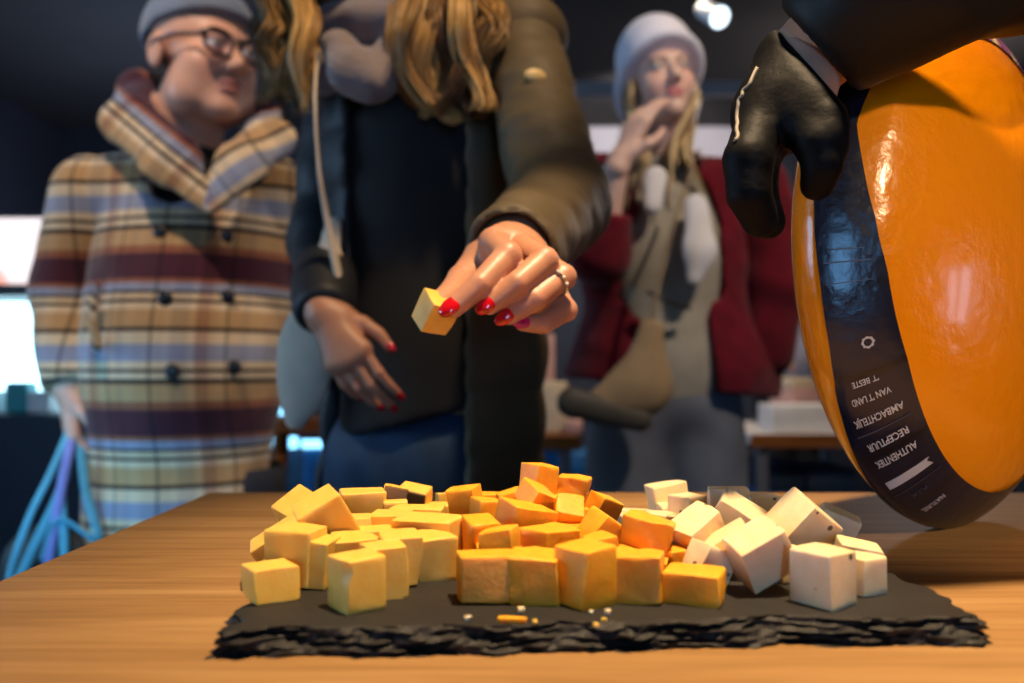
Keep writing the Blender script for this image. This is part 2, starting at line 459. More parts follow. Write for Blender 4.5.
def emis(name, col, s, col2=None, scale=3):
    m, t, b = nt(name)
    b.inputs['Base Color'].default_value = (*col, 1); b.inputs['Roughness'].default_value = .4
    b.inputs['Emission Strength'].default_value = s
    if col2:
        tc = nd(t, 'ShaderNodeTexCoord'); nz = nd(t, 'ShaderNodeTexNoise'); nz.inputs['Scale'].default_value = scale
        t.links.new(tc.outputs['Object'], nz.inputs['Vector'])
        rp = ramp(t, [(.5, col), (.58, col2)]); t.links.new(nz.outputs['Fac'], rp.inputs['Fac'])
        t.links.new(rp.outputs['Color'], b.inputs['Emission Color'])
    else: b.inputs['Emission Color'].default_value = (*col, 1)
    return m
MT['e_sky'] = emis('daylight_pane', (.42, .68, 1.0), 7)
MT['e_added_blue'] = emis('added_blue_glow', (.20, .52, 1.0), 12)
MT['e_skyr'] = emis('daylight_pane_right', (.62, .74, 1.0), 5)
MT['e_case'] = emis('case_light', (.50, .84, 1.0), 4.5)
MT['e_sign'] = emis('backlit_sign', (.95, .82, .80), 1.2, (.9, .30, .16), 2.6)
MT['e_lamp'] = emis('lamp_lens', (.75, .9, 1), 3.0)
MT['e_blue'] = emis('blue_light_strip', (.25, .68, 1.0), 3.0)
# ================================================================== setting
def plane_box(name, lo, hi, mat, bev=0):
    return tag(MB().box(lo, hi, bev=bev).build(name, mat), kind='structure')
X0, X1, Y0, Y1, ZH = -3.4, 3.2, -2.6, 6.2, 2.75
plane_box('floor', (X0, Y0, -.06), (X1, Y1, 0), MT['floor'])
plane_box('ceiling', (X0, Y0, ZH), (X1, Y1, ZH + .06), MT['ceil'])
plane_box('wall_back', (X0, Y1, 0), (X1, Y1 + .08, ZH), MT['wall'])
m = MB()                                                       # shop front behind the lens, with an opening for the added blue panel
fx0, fx1, fz0, fz1 = .12, .84, .66, 1.68
m.box((X0, Y0 - .08, 0), (fx0, Y0, ZH)); m.box((fx1, Y0 - .08, 0), (X1, Y0, ZH)); m.box((fx0, Y0 - .08, 0), (fx1, Y0, fz0)); m.box((fx0, Y0 - .08, fz1), (fx1, Y0, ZH))
tag(m.build('wall_front', MT['wall']), kind='structure')
fr = MB(); d = .05
for x0, x1, z0, z1 in ((fx0, fx1, fz0, fz0 + d), (fx0, fx1, fz1 - d, fz1), (fx0, fx0 + d, fz0, fz1), (fx1 - d, fx1, fz0, fz1)): fr.box((x0, Y0 - .07, z0), (x1, Y0 + .02, z1), bev=.006)
f = tag(fr.build('added_blue_panel', MT['metal']), kind='structure')
MB().box((fx0 + d, Y0 - .05, fz0 + d), (fx1 - d, Y0 - .04, fz1 - d)).build('window_pane', MT['e_added_blue'], f)  # unseen glowing panel, added for the blue reflection on the cheese band
def side_wall(name, x, w, y0, y1, z0, z1):
    """wall with an opening cut for its window"""
    m = MB()
    a, b = (x - .08, x) if x < 0 else (x, x + .08)
    m.box((a, Y0, 0), (b, y0, ZH)); m.box((a, y1, 0), (b, Y1, ZH))
    m.box((a, y0, 0), (b, y1, z0)); m.box((a, y0, z1), (b, y1, ZH))
    tag(m.build(name, MT['wall']), kind='structure')
def window(name, x, y0, y1, z0, z1, pane):
    sg = 1 if x < 0 else -1
    fr = MB(); d = .05
    for lo, hi in (((y0, z0), (y1, z0 + d)), ((y0, z1 - d), (y1, z1)), ((y0, z0 + d), (y0 + d, z1 - d)), ((y1 - d, z0 + d), (y1, z1 - d)), (((y0 + y1) / 2 - d / 2, z0 + d), ((y0 + y1) / 2 + d / 2, z1 - d))):
        fr.box((x - sg * .07, lo[0], lo[1]), (x + sg * .02, hi[0], hi[1]), bev=.006)
    f = tag(fr.build(name, MT['metal']), kind='structure')
    MB().box((x - sg * .05, y0 + d, z0 + d), (x - sg * .04, y1 - d, z1 - d)).build('window_pane', pane, f)
side_wall('wall_left', X0, 1, -.7, 1.7, .95, 2.05); window('window_1', X0, -.7, 1.7, .95, 2.05, MT['e_sky'])
side_wall('wall_right', X1, 1, -.05, .35, .85, 1.35); window('window_3', X1, -.05, .35, .85, 1.35, MT['e_skyr'])

# ================================================================== table
tb = empty('table', (.42, .35, 0), 'long honey-brown wooden table in the foreground carrying the slate board and cheese wheel', 'table')
TX0, TX1, TY0, TY1 = -.268, 1.35, .06, .735
MB().box((TX0, TY0, TZ - .035), (TX1, TY1, TZ), bev=.003).build('tabletop', MT['table'], tb)
m = MB(); m.box((TX0 + .1, TY0 + .08, TZ - .10), (TX1 - .1, TY0 + .10, TZ - .036)); m.box((TX0 + .1, TY1 - .10, TZ - .10), (TX1 - .1, TY1 - .08, TZ - .036))
m.build('apron', MT['wood2'], tb)
for x in (TX0 + .12, TX1 - .12):
    for y in (TY0 + .12, TY1 - .12):
        MB().box((x - .03, y - .03, 0), (x + .03, y + .03, TZ - .036), bev=.004).build('leg', MT['wood2'], tb)

# ================================================================== slate
def slate():
    c = [np.array(p) for p in ((-.114, .3195), (.193, .3375), (.178, .585), (-.130, .567))]
    out = []
    for i in range(4):
        a, b = c[i], c[(i + 1) % 4]; L = np.linalg.norm(b - a); n = int(L / .0016)
        d = (b - a) / L; nr = np.array((d[1], -d[0]))
        for k in range(n): out.append((a + (b - a) * k / n, nr, i))
    N = len(out)
    NR = np.array([o[1] for o in out]); ac = sum(np.roll(NR, s, 0) for s in range(-9, 10)); ac /= np.linalg.norm(ac, axis=1)[:, None]
    PT = np.array([o[0] for o in out]); PT = sum(np.roll(PT, s, 0) for s in range(-5, 6)) / 11     # corners worn round
    out = [(PT[k], ac[k], out[k][2]) for k in range(N)]
    r = np.random.default_rng(5)
    def noise1(freqs, amps):
        s = np.arange(N) / N * 2 * PI; v = np.zeros(N)
        for f, a in zip(freqs, amps): v += a * np.sin(f * s + r.uniform(0, 6.28)) * (1 + .5 * np.sin(3 * f / 7 * s + r.uniform(0, 6)))
        return v
    zl = [0, .0004, .0016, .0028, .0040, .0052, .0064, .0076, .0088, .0097, .0102]
    base = noise1([5, 11, 23], [.0012, .001, .0008])
    V = []
    for li, z in enumerate(zl):
        t = z / .0102
        flake = noise1([13, 29, 53, 97, 171], [.0013, .0012, .0009, .0005, .0003])
        inset = .0002 + .0034 * max(0, t - .10) ** 1.3 + (.0012 if li % 3 == 1 else 0)
        zz = noise1([13, 29, 61], [.0003, .0003, .00022]) if 0 < li < len(zl) - 2 else np.zeros(N)
        chip = .0028 * np.maximum(0, noise1([9, 19, 31], [.6, .6, .5]) - .5) * (t > .55)
        amp = 1.0 if li < len(zl) - 1 else .7
        for k, (p, nr, i) in enumerate(out):
            o = base[k] + amp * flake[k] - inset - chip[k]
            if i == 3: o += .0045 * max(0, math.sin(k * .12)) * (1 - t) + .002 * math.sin(k * .31)
            q = p + nr * o
            V.append((q[0], q[1], TZ + z + zz[k] * (1 if li else 0)))
    F = []
    for li in range(len(zl) - 1):
        for k in range(N):
            l = (k + 1) % N
            F.append((li * N + k, li * N + l, (li + 1) * N + l, (li + 1) * N + k))
    F.append(tuple(range(N - 1, -1, -1)))
    top = (len(zl) - 1) * N
    b = len(V); V.append((.03, .45, SLZ))
    for k in range(N): F.append((top + k, top + (k + 1) % N, b))
    o = mk('slate_board', V, F, MT['slate'], None, False, loc=(.03, .45, TZ))
    return tag(o, 'black rectangular slate serving board with rough chipped edges on the wooden table', 'board')
slate()

# ================================================================== cheese cubes
def cube_mesh(s, rnd=.0016, rough=0, seed=0, holes=(), taper=.12, n=11):
    r = np.random.default_rng(seed)
    h = np.array(s) / 2
    t = np.linspace(-1, 1, n); t = np.sin(t * PI / 2)
    V = []; idx = {}; F = []
    def vid(p):
        key = tuple(np.round(p, 6))
        if key not in idx: idx[key] = len(V); V.append(p)
        return idx[key]
    for ax in range(3):
        for sg in (-1, 1):
            b, c = (ax + 1) % 3, (ax + 2) % 3
            for i in range(n - 1):
                for j in range(n - 1):
                    q = []
                    for di, dj in ((0, 0), (1, 0), (1, 1), (0, 1)):
                        p = np.zeros(3); p[ax] = sg; p[b] = t[i + di]; p[c] = t[j + dj]; q.append(vid(p))
                    F.append(q if sg > 0 else q[::-1])
    U = np.array(V); P = U * h
    cj = r.uniform(-taper, taper, (2, 2, 2, 3)) * min(s)
    w = (U + 1) / 2
    for o in np.ndindex(2, 2, 2):
        wt = np.prod([w[:, a] if o[a] else 1 - w[:, a] for a in range(3)], axis=0)
        P = P + wt[:, None] * cj[o] * np.array([1, 1, .6])
    hi = np.abs(P).max(0); inner = np.clip(P, -(h - rnd), h - rnd); d = P - inner
    L = np.linalg.norm(d, axis=1); ok = L > 1e-9
    Q = P.copy(); Q[ok] = inner[ok] + d[ok] / L[ok, None] * np.minimum(L[ok], rnd * 1.15)[:, None]
    P = Q
    nrm = U / np.linalg.norm(U, axis=1)[:, None]
    if rough:
        acc = 0
        for f, a in ((260, .5), (520, .35), (900, .25)):
            d = r.normal(size=3); d /= np.linalg.norm(d); e = r.normal(size=3); e /= np.linalg.norm(e)
            acc = acc + a * np.sin(P @ d * f + r.uniform(0, 6)) * np.sin(P @ e * f * .8 + r.uniform(0, 6))
        P = P + nrm * (acc * rough)[:, None]
    for (u, rad, dep) in holes:
        c = np.array(u) * h; D = np.linalg.norm(P - c, axis=1)
        cn = np.array([x if abs(x) > .9 else 0 for x in u], float); cn /= np.linalg.norm(cn)
        P = P - (np.exp(-(D / rad) ** 2) * dep)[:, None] * cn
    return P, F

CUBES = []   # kind, px, py (None: lies on the slate), Y, size mm, rotation deg, label, options
def Yc(*a, **k): CUBES.append(('yellow', a, k))
def Oc(*a, **k): CUBES.append(('orange', a, k))
def Wc(*a, **k): CUBES.append(('white', a, k))
# --- young yellow cheese, left pile
Yc(271, None, .366, (20, 22, 15), (0, 0, 34), 'low pale yellow cheese block at the front left corner of the slate')
Yc(301, None, .389, (24, 22, 27), (0, 0, -14), 'tall yellow cheese cube with shadowed front right behind the front left corner block')
Yc(277, 537, .425, (27, 20, 7), (10, -32, 12), 'thin yellow cheese slice leaning at the outer left edge of the pile')
Yc(305, 514, .455, (23, 22, 20), (18, -34, 38), 'yellow cheese cube with pale left face tilted at the back left of the pile')
Yc(331, 518, .425, (24, 22, 25), (12, -30, 20), 'large yellow cheese cube tilted on top of the left pile')
Yc(364, 504, .485, (26, 22, 17), (0, 0, 16), 'yellow cheese cube behind the tilted cube topping the left pile')
Yc(352, 533, .432, (20, 22, 20), (0, 0, 12), 'yellow cheese cube below the right side of the tilted top cube')
Yc(386, 532, .440, (22, 22, 22), (0, 0, -6), 'square yellow cheese cube beside the wide long yellow block')
Yc(427, None, .425, (35, 22, 25), (0, 0, -20), 'wide long yellow cheese block next to the orange cheese')
Yc(418, 518, .462, (30, 16, 14), (0, 0, -8), 'yellow cheese cube just behind the wide long block')
Yc(395, 509, .470, (14, 12, 9), (0, 0, 8), 'small pale cheese end in front of the brown rinds')
Yc(394, 500, .492, (14, 12, 17), (0, 12, 10), 'left one of the two yellow pieces showing brown rind at the back', rind=True)
Yc(414, 502, .500, (19, 14, 19), (14, 10, -14), 'right one of the two yellow pieces showing brown rind at the back', rind=True)
Yc(438, 510, .500, (19, 16, 8), (0, 0, -6), 'flat yellow cheese piece left of the upright orange cube at the back')
Yc(447, 503, .535, (14, 12, 14), (0, 0, 12), 'little yellow cheese cube peeking out behind the flat yellow piece')
Yc(358, None, .353, (19, 20, 23), (0, 0, 36), 'yellow cheese cube with a small hole nearest the camera in the yellow row', holes=[((-.95, -.8, .55), .003, .0035)])
Yc(383, None, .372, (19, 22, 23), (0, 0, 20), 'second yellow cube of the front diagonal row behind the one with the hole')
Yc(403, None, .390, (19, 22, 24), (0, 0, 14), 'third yellow cube of the front diagonal row')
Yc(430, None, .406, (21, 24, 21), (0, 0, 22), 'last and rightmost yellow cube of the front diagonal row')
Yc(349, None, .402, (24, 22, 21), (0, 0, 24), 'yellow cheese cube standing behind the cube with the small hole')
Yc(326, None, .392, (11, 20, 22), (0, 4, -8), 'narrow yellow slice between the shadowed cube and the one with the hole')
Yc(372, 549, .418, (22, 18, 20), (0, 0, 18), 'yellow cheese cube in the middle of the pile with only its top showing')
Yc(320, None, .445, (24, 24, 20), (0, 0, 10), 'yellow cheese cube underneath the large tilted top cube')
Yc(295, None, .462, (22, 22, 18), (0, 0, 20), 'yellow cheese cube underneath the tilted pale-faced cube at back left')
# --- mature orange cheese, middle pile
Oc(490, None, .363, (26, 20, 21), (0, 0, 6), 'orange cheese cube at the front left corner of the orange pile')
Oc(537, None, .363, (24, 21, 21), (0, 0, -8), 'crumbly-topped orange cheese cube second from left in the front row', rough=.0009)
Oc(583, None, .359, (20, 20, 26), (0, 0, 38), 'tallest orange cheese cube in the middle of the front row', rough=.0003)
Oc(634, None, .364, (25, 21, 21), (0, 0, -14), 'irregular broken orange cheese cube fourth in the front row', rough=.0009)
Oc(694, None, .362, (25, 20, 14), (0, 0, -24), 'low orange cheese block at the right end of the front row')
Oc(500, 545, .392, (17, 17, 14), (0, -12, -16), 'small orange cheese block resting behind the front left orange cube')
Oc(496, None, .400, (19, 16, 16), (0, 0, 8), 'orange cheese slab lying under the small block behind the front row')
Oc(481, None, .418, (18, 20, 25), (6, 0, 24), 'ridged orange cheese cube beside the wide long yellow block', rough=.0005)
Oc(551, None, .408, (25, 23, 23), (0, 0, 38), 'square-cornered orange cheese cube in the centre of the orange pile')
Oc(524, 522, .436, (27, 22, 20), (6, 12, 30), 'orange cheese cube behind the centre cube with a dented top', rough=.0005)
Oc(466, 503, .470, (19, 17, 19), (4, -8, -14), 'upright orange cheese cube alone at the back left of the orange pile', rough=.0003)
Oc(491, 503, .515, (16, 14, 13), (0, 4, 6), 'flat orange cheese wedge right behind the lone upright cube')
Oc(512, 501, .500, (16, 14, 13), (0, -14, 20), 'orange cheese wedge sloping up towards the topmost cube')
Oc(536, 498, .455, (16, 18, 13), (22, 22, 36), 'orange cheese cube tipped forward just below the topmost cube')
Oc(538, 482, .480, (17, 18, 20), (4, 6, 36), 'topmost orange cheese cube of the whole pile', rough=.0002)
Oc(572, 490, .485, (19, 18, 16), (0, 8, -10), 'rough broken orange cheese cube right of the topmost cube', rough=.0011)
Oc(569, 517, .442, (17, 17, 17), (32, 8, 6), 'orange cheese cube with a square face tipped to the viewer', rough=.0001)
Oc(600, 511, .480, (16, 17, 15), (10, 18, 30), 'small orange cheese cube at the back right of the orange pile')
Oc(604, 534, .420, (18, 20, 20), (8, 34, 20), 'orange cheese cube leaning to the right beside the white cheese', rough=.0004)
Oc(650, 538, .408, (25, 20, 18), (0, 10, -18), 'rough orange chunk touching the white cheese', rough=.0013)
Oc(642, None, .396, (25, 18, 11), (0, 12, -12), 'orange cheese slab lying below the rough chunk beside the white cheese')
Oc(602, None, .386, (13, 15, 23), (0, -10, 22), 'narrow orange cheese piece peeking out behind the tallest front cube')
Oc(548, 509, .475, (17, 18, 18), (6, 10, 24), 'orange cheese cube wedged behind the square-faced tipped cube')
Oc(672, None, .406, (17, 20, 14), (0, 0, 30), 'shaded orange cheese cube half under the white cheese')
Oc(487, 515, .455, (16, 18, 18), (0, 6, 22), 'orange cheese cube sunk behind the ridged cube')
Oc(575, None, .430, (22, 20, 20), (0, 0, 14), 'orange cheese cube at the bottom under the square-faced tipped cube')
Oc(540, None, .475, (26, 24, 22), (0, 0, 10), 'orange cheese cube at the bottom under the topmost cube')
Oc(590, None, .480, (24, 22, 20), (0, 0, 30), 'orange cheese cube at the bottom at the back right')
# --- white herb cheese, right pile
Wc(667, 497, .550, (25, 18, 19), (0, -9, 14), 'white cheese cube standing alone at the back left of the white pile')
Wc(689, 506, .520, (19, 20, 13), (0, 0, 30), 'white herb cheese cube in front of the lone back cube')
Wc(633, None, .560, (22, 12, 5), (0, 0, -6), 'farthest thin white slice lying behind the orange pile')
Wc(636, 519, .530, (24, 14, 7), (0, 0, 10), 'thin white slice right behind the small back orange cube')
Wc(661, 519, .515, (20, 16, 8), (0, 4, -14), 'flat white slice between the lone cube and the rough orange chunk')
Wc(683, 522, .495, (20, 14, 8), (0, 6, -10), 'flat white slice just under the cube with one herb speck')
Wc(729, 502, .500, (26, 20, 18), (0, 0, -8), 'white cheese cube hidden behind the big tilted left cube')
Wc(737, 524, .440, (26, 21, 24), (24, 32, -14), 'big tilted white cheese cube in the middle of the white pile')
Wc(697, 550, .410, (24, 20, 24), (10, -28, 28), 'white cheese cube leaning left against the orange pile')
Wc(727, 545, .402, (22, 14, 16), (12, -32, -14), 'white cheese piece with one dark speck tucked under the big tilted cube')
Wc(763, 511, .490, (20, 20, 20), (0, 0, -8), 'white cheese cube glimpsed in the gap between the two big tilted cubes')
Wc(800, 533, .428, (25, 23, 26), (24, 34, 24), 'biggest white herb cheese cube with dark specks tilted on top of the right pile', holes=[((-.5, -.95, -.5), .0022, .004)])
Wc(836, 536, .450, (21, 16, 20), (6, 22, -18), 'white cheese cube at the back right leaning on the biggest cube')
Wc(759, 569, .376, (25, 20, 22), (14, -30, 6), 'white cheese cube balanced on its corner at the front of the white pile')
Wc(786, None, .398, (19, 18, 15), (0, 0, 18), 'white cheese cube in shade between the balanced cube and the front right cube')
Wc(822, None, .358, (20, 21, 24), (0, 0, 40), 'white cheese cube at the front right corner of the white pile')
Wc(860, None, .376, (17, 17, 17), (0, 0, 28), 'smaller white cheese cube at the far right end of the slate')
Wc(857, 559, .404, (20, 18, 14), (4, 12, -14), 'white cheese piece with bright top behind the smaller far right cube')
Wc(708, None, .392, (19, 16, 15), (0, 24, 18), 'low white cheese piece right of the low orange block')
Wc(765, None, .445, (24, 20, 15), (0, 0, 12), 'white cheese cube at the bottom under the big tilted cubes')
Wc(812, None, .438, (22, 20, 13), (0, 0, -12), 'white cheese cube at the bottom under the biggest herb cube')
Wc(675, None, .535, (24, 20, 13), (0, 0, 6), 'white cheese cube at the bottom under the lone back cube')

items = []
for i, (kind, a, k) in enumerate(CUBES):
    px, py, Y, s, rot, label = a
    s = np.array(s) * .00097
    Rm = Euler([R(x) for x in rot]).to_matrix()
    hz = sum(abs(Rm[2][j]) * s[j] / 2 for j in range(3))
    if py is None:
        p = W(px, 500, Y); p.z = SLZ + hz
    else:
        p = W(px, py, Y); p.z = max(p.z, SLZ + hz)
    items.append(dict(kind=kind, p=np.array(p), R=np.array(Rm), s=s, hz=hz, rot=rot, label=label, k=k, rest=py is None))
def mtv(A, B):
    d = B['p'] - A['p']
    if np.linalg.norm(d) > np.linalg.norm(A['s'] / 2) + np.linalg.norm(B['s'] / 2): return None
    axs = [A['R'][:, i] for i in range(3)] + [B['R'][:, i] for i in range(3)]
    for i in range(3):
        for j in range(3):
            c = np.cross(A['R'][:, i], B['R'][:, j]); n = np.linalg.norm(c)
            if n > 1e-3: axs.append(c / n)
    best = None
    for x in axs:
        ra = np.abs(A['R'].T @ x) @ A['s'] / 2; rb = np.abs(B['R'].T @ x) @ B['s'] / 2
        o = ra + rb - abs(d @ x) - .0012
        if o <= 0: return None
        if best is None or o < best[0]: best = (o, x if d @ x > 0 else -x)
    return best
for q in items: q['t'] = q['p'].copy(); q['w'] = .15 if 'at the bottom' in q['label'] or 'underneath' in q['label'] else 1.0
for it in range(50):
    for i in range(len(items)):
        for j in range(i + 1, len(items)):
            A, B = items[i], items[j]
            r = mtv(A, B)
            if r is None: continue
            o = max(0, r[0] - .0016)
            v = o * r[1] * .5; v[2] *= .30
            a = B['w'] / (A['w'] + B['w'])
            A['p'] = A['p'] - v * 2 * (1 - a) * .5 if A['w'] >= B['w'] else A['p'] - v
            B['p'] = B['p'] + v * 2 * a * .5 if B['w'] >= A['w'] else B['p'] + v
    for q in items:
        k = .22
        q['p'] = q['p'] + (q['t'] - q['p']) * np.array((k, k * .4, k)) * q['w']
        if q['rest']: q['p'][2] = SLZ + q['hz']
        q['p'][2] = max(q['p'][2], SLZ + q['hz'])
GR = {'yellow': 'young yellow cheese cubes on the slate', 'orange': 'mature orange cheese cubes on the slate', 'white': 'white herb cheese cubes on the slate'}
for i, q in enumerate(items):
    P, F = cube_mesh(q['s'], rnd=.0012 if q['kind'] != 'orange' else .0014, rough=q['k'].get('rough', .00010 if q['kind'] != 'orange' else .0004), seed=100 + i, holes=q['k'].get('holes', ()))
    bot = -q['hz']
    o = mk('cheese_cube', P, F, MT[q['kind']], None, True)
    o.location = q['p']; o.rotation_euler = [R(x) for x in q['rot']]
    tag(o, q['label'], 'cheese', GR[q['kind']])
    if q['k'].get('rind'):
        hs = q['s'] / 2
        rd = MB().box((-hs[0] * 1.02, -hs[1] * 1.16, -hs[2] * .96), (hs[0] * 1.02, -hs[1] * .92, hs[2] * 1.04), bev=.0008).build('rind', MT['rind'])
        rd.parent = o; rd['label'] = 'brown rind side'
# crumbs on the slate
def crumb(px, py, s, label, rot=0, group=None, mat='yellow', z=None, Y=None):
    Yf = Y or (ZC - SLZ) * FPX / (py - 365)
    p = W(px, py, Yf); p.z = (z or SLZ) + s[2] / 2
    P, F = cube_mesh(s, rnd=min(s) * .35, rough=.0002, seed=int(px), taper=.3, n=7)
    o = mk('cheese_crumb', P, F, MT[mat]); o.location = p; o.rotation_euler = (0, 0, R(rot))
    tag(o, label, 'crumb', group)
crumb(512, 620, (.0115, .003, .0022), 'long orange cheese crumb on the slate in front of the pile', -8, mat='orange')
g = 'tiny cheese crumbs on the slate'
crumb(521, 610, (.0026, .0026, .0022), 'biggest of the tiny pale crumbs, just above the long orange crumb', 20, g, 'white')
crumb(468, 618, (.0026, .0024, .002), 'tiny pale crumb farthest left on the slate', 40, g, 'white')
crumb(535, 621, (.002, .002, .0015), 'tiny pale crumb at the right tip of the long orange crumb', 10, g, 'yellow')
crumb(591, 612, (.002, .002, .002), 'tiny pale crumb at the foot of the tallest orange cube', 10, g, 'white')
crumb(608, 612, (.002, .0022, .002), 'tiny pale crumb right of the tallest orange cube', 50, g, 'white')
crumb(596, 624, (.0022, .002, .0014), 'tiny pale crumb near the slate edge right of centre', 30, g, 'yellow')
crumb(604, 619, (.0018, .0018, .0014), 'tiniest crumb between the right-hand crumbs', 70, g, 'yellow')
# ================================================================== cheese wheel
WC = np.array((.3109, .5853, 1.0452)); WR = .1809; TF, TB = .0538, .0591; AZ, EL = .6774, .0195
wn = np.array([math.cos(EL) * math.sin(AZ), -math.cos(EL) * math.cos(AZ), math.sin(EL)])
wu = np.cross(wn, [0, 0, 1]); wu /= np.linalg.norm(wu); wv = np.cross(wu, wn)
def wprof(t):
    c, s = math.cos(t), math.sin(t)
    if t >= 0:
        r, a = WR * c ** (2 / 1.8034), TF * s
        if t < .52:                                               # shoulder under the label is flatter
            r1, a1 = WR * math.cos(.52) ** (2 / 1.8034), TF * math.sin(.52)
            q = math.hypot(WR - r, a) / math.hypot(WR - r1, a1); k = .7
            q = q * q * (3 - 2 * q) * .0 + q
            r, a = r * (1 - k) + (WR + (r1 - WR) * q) * k, a * (1 - k) + a1 * q * k
        return r, a
    p = 2.0; return WR * abs(c) ** (2 / p), -TB * abs(s) ** (2 / p)
def wpt(t, phi, off=0.0):
    r, a = wprof(t)
    e = 1e-3; r2, a2 = wprof(t + e); r1, a1 = wprof(t - e)
    nr, na = (a2 - a1), -(r2 - r1); L = math.hypot(nr, na) or 1
    r += off * nr / L; a += off * na / L
    r *= 1 - .0251 * math.cos(2 * (phi - .1658))
    return WC + a * wn + r * (math.cos(phi) * wu + math.sin(phi) * wv)
def lathe(ts, phis, off=0.0, close=True):
    V = [wpt(t, p, off) for t in ts for p in phis]; n = len(phis); F = []
    for i in range(len(ts) - 1):
        for k in range(n if close else n - 1):
            l = (k + 1) % n
            F.append((i * n + k, i * n + l, (i + 1) * n + l, (i + 1) * n + k))
    return V, F
wh = empty('gouda_cheese', (WC[0], WC[1], TZ), 'big round orange-yellow cheese wheel standing on edge with a dark printed band', 'cheese wheel')
ts = np.linspace(-PI / 2 + .02, PI / 2 - .02, 61); phis = np.linspace(0, 2 * PI, 180, endpoint=False)
V, F = lathe(ts, phis)
F.append(tuple(range(179, -1, -1))); F.append(tuple(60 * 180 + k for k in range(180)))
V = np.array(V)
V += .0006 * np.sin(V @ np.array([60, 30, 45.]) )[:, None] * np.array([1, 1, 1]) * .6
mk('wax_rind', V, F, MT['wax'], wh)
E1 = ((0, .50), (4, .48), (16, .38), (24, .30), (40, .36), (80, .62), (128, .62), (180, .50), (250, .54), (276, .52), (304, .54), (332, .57), (352, .54), (360, .50))
E2 = ((0, .01), (40, -.05), (200, -.1), (280, -.12), (300, -.16), (320, -.06), (340, .04), (352, .04), (360, .01))
def edge(tab, phi):
    d = math.degrees(phi) % 360
    return float(np.interp(d, [a for a, b in tab], [b for a, b in tab]))
bp_ = np.linspace(0, 2 * PI, 260, endpoint=False); NB = 14
V = []; F = []
for i in range(NB):
    for p in bp_:
        a, b = edge(E2, p), edge(E1, p); V.append(wpt(a + (b - a) * i / (NB - 1), p, .0009))
for i in range(NB - 1):
    for k in range(260):
        l = (k + 1) % 260; F.append((i * 260 + k, i * 260 + l, (i + 1) * 260 + l, (i + 1) * 260 + k))
V = np.array(V)
navy, blk, pur, crm = np.array(rgb('161a2c')), np.array(rgb('0f0f16')), np.array(rgb('8a4f8c')), np.array(rgb('d8c69a'))
col = []
for t in range(NB):
    for p in bp_:
        d = math.degrees(p) % 360
        c = navy if (d % 9) < 8 else blk
        if 76 < d < 128: c = crm if (d % 13) < 4 else pur      # coloured print towards the top right
        col.append(c)
band = mk('label_band', V, F, MT['label'], wh, True, np.array(col)); band['label'] = 'dark navy printed paper band'
# lettering: flat text meshes laid on the band. u runs across the band, s runs along it
def on_band(mesh_pts, phi, tmid, off, ang=PI):
    out = []
    ca, sa = math.cos(ang), math.sin(ang)
    for (x, y, z) in mesh_pts:
        X, Y = x * ca - y * sa, x * sa + y * ca
        t = tmid + X / .0656; ph = phi + Y / WR
        out.append(wpt(min(max(t, edge(E2, ph) + .01), edge(E1, ph) - .01), ph, off + z))
    return out
def band_text(s, phi, size, mat, tmid=.265, width=.022):
    cu = bpy.data.curves.new('txt', 'FONT'); cu.body = s; cu.align_x = 'CENTER'; cu.align_y = 'CENTER'; cu.size = size; cu.offset = size * .018; cu.resolution_u = 3
    ob = bpy.data.objects.new('txt', cu); COL.objects.link(ob)
    bpy.context.view_layer.update()
    me = bpy.data.meshes.new_from_object(ob.evaluated_get(bpy.context.evaluated_depsgraph_get()))
    xs = [v.co.x for v in me.vertices]; w = max(xs) - min(xs); k = width / w
    pts = [(v.co.x * k, v.co.y, 0) for v in me.vertices]
    F = [tuple(p.vertices) for p in me.polygons]
    V = on_band(pts, phi, tmid, .0016)
    bpy.data.objects.remove(ob); bpy.data.curves.remove(cu); bpy.data.meshes.remove(me)
    o = mk('lettering', V, F, mat, band, False); return o
def band_strip(phi, h, w, mat, tmid=.265, name='printed_strip', notch=False, off=.0013):
    n = 12; V = []; F = []
    pts = []
    for i in range(n):
        x = -w / 2 + w * i / (n - 1)
        for y in (-h / 2, h / 2): pts.append((x, y, 0))
    if notch: pts += [( -w / 2 + .0028, 0, 0)]
    V = on_band(pts, phi, tmid, off)
    F = [(2 * i, 2 * i + 2, 2 * i + 3, 2 * i + 1) for i in range(n - 1)]
    if notch:
        F[0] = (0, 2, 3, 1, len(pts) - 1)
    return mk(name, V, F, mat, band, False)
def phi_at(px, py):
    """angle on the band whose front lies nearest that pixel"""
    best = None
    for p in np.linspace(0, 2 * PI, 720):
        q = wpt(.265, p, .001); d = np.array(q) - np.array((0, 0, ZC))
        dep = d[1] * CP + d[2] * SP; u = -d[1] * SP + d[2] * CP
        X, Y = CX + FPX * d[0] / dep, CY - FPX * u / dep
        e = (X - px) ** 2 + (Y - py) ** 2
        if best is None or e < best[0]: best = (e, p)
    return best[1]
for s, px, py, sz, w, mt in (("'T BESTE", 866, 380, .0055, .014, 'print'), ("VAN 'T LAND", 872, 396, .0065, .021, 'print'), ("AMBACHTELIJK", 880, 414, .0075, .027, 'print'), ("RECEPTUUR", 887, 440, .008, .023, 'print'), ("AUTHENTIEK", 895, 455, .0085, .024, 'print'), ("PUUR", 918, 492, .006, .010, 'print2'), ("NATUREL", 935, 500, .007, .015, 'print'), ("HOLLAND", 1000, 510, .007, .018, 'print')):
    band_text(s, phi_at(px, py), sz, MT[mt], width=w)
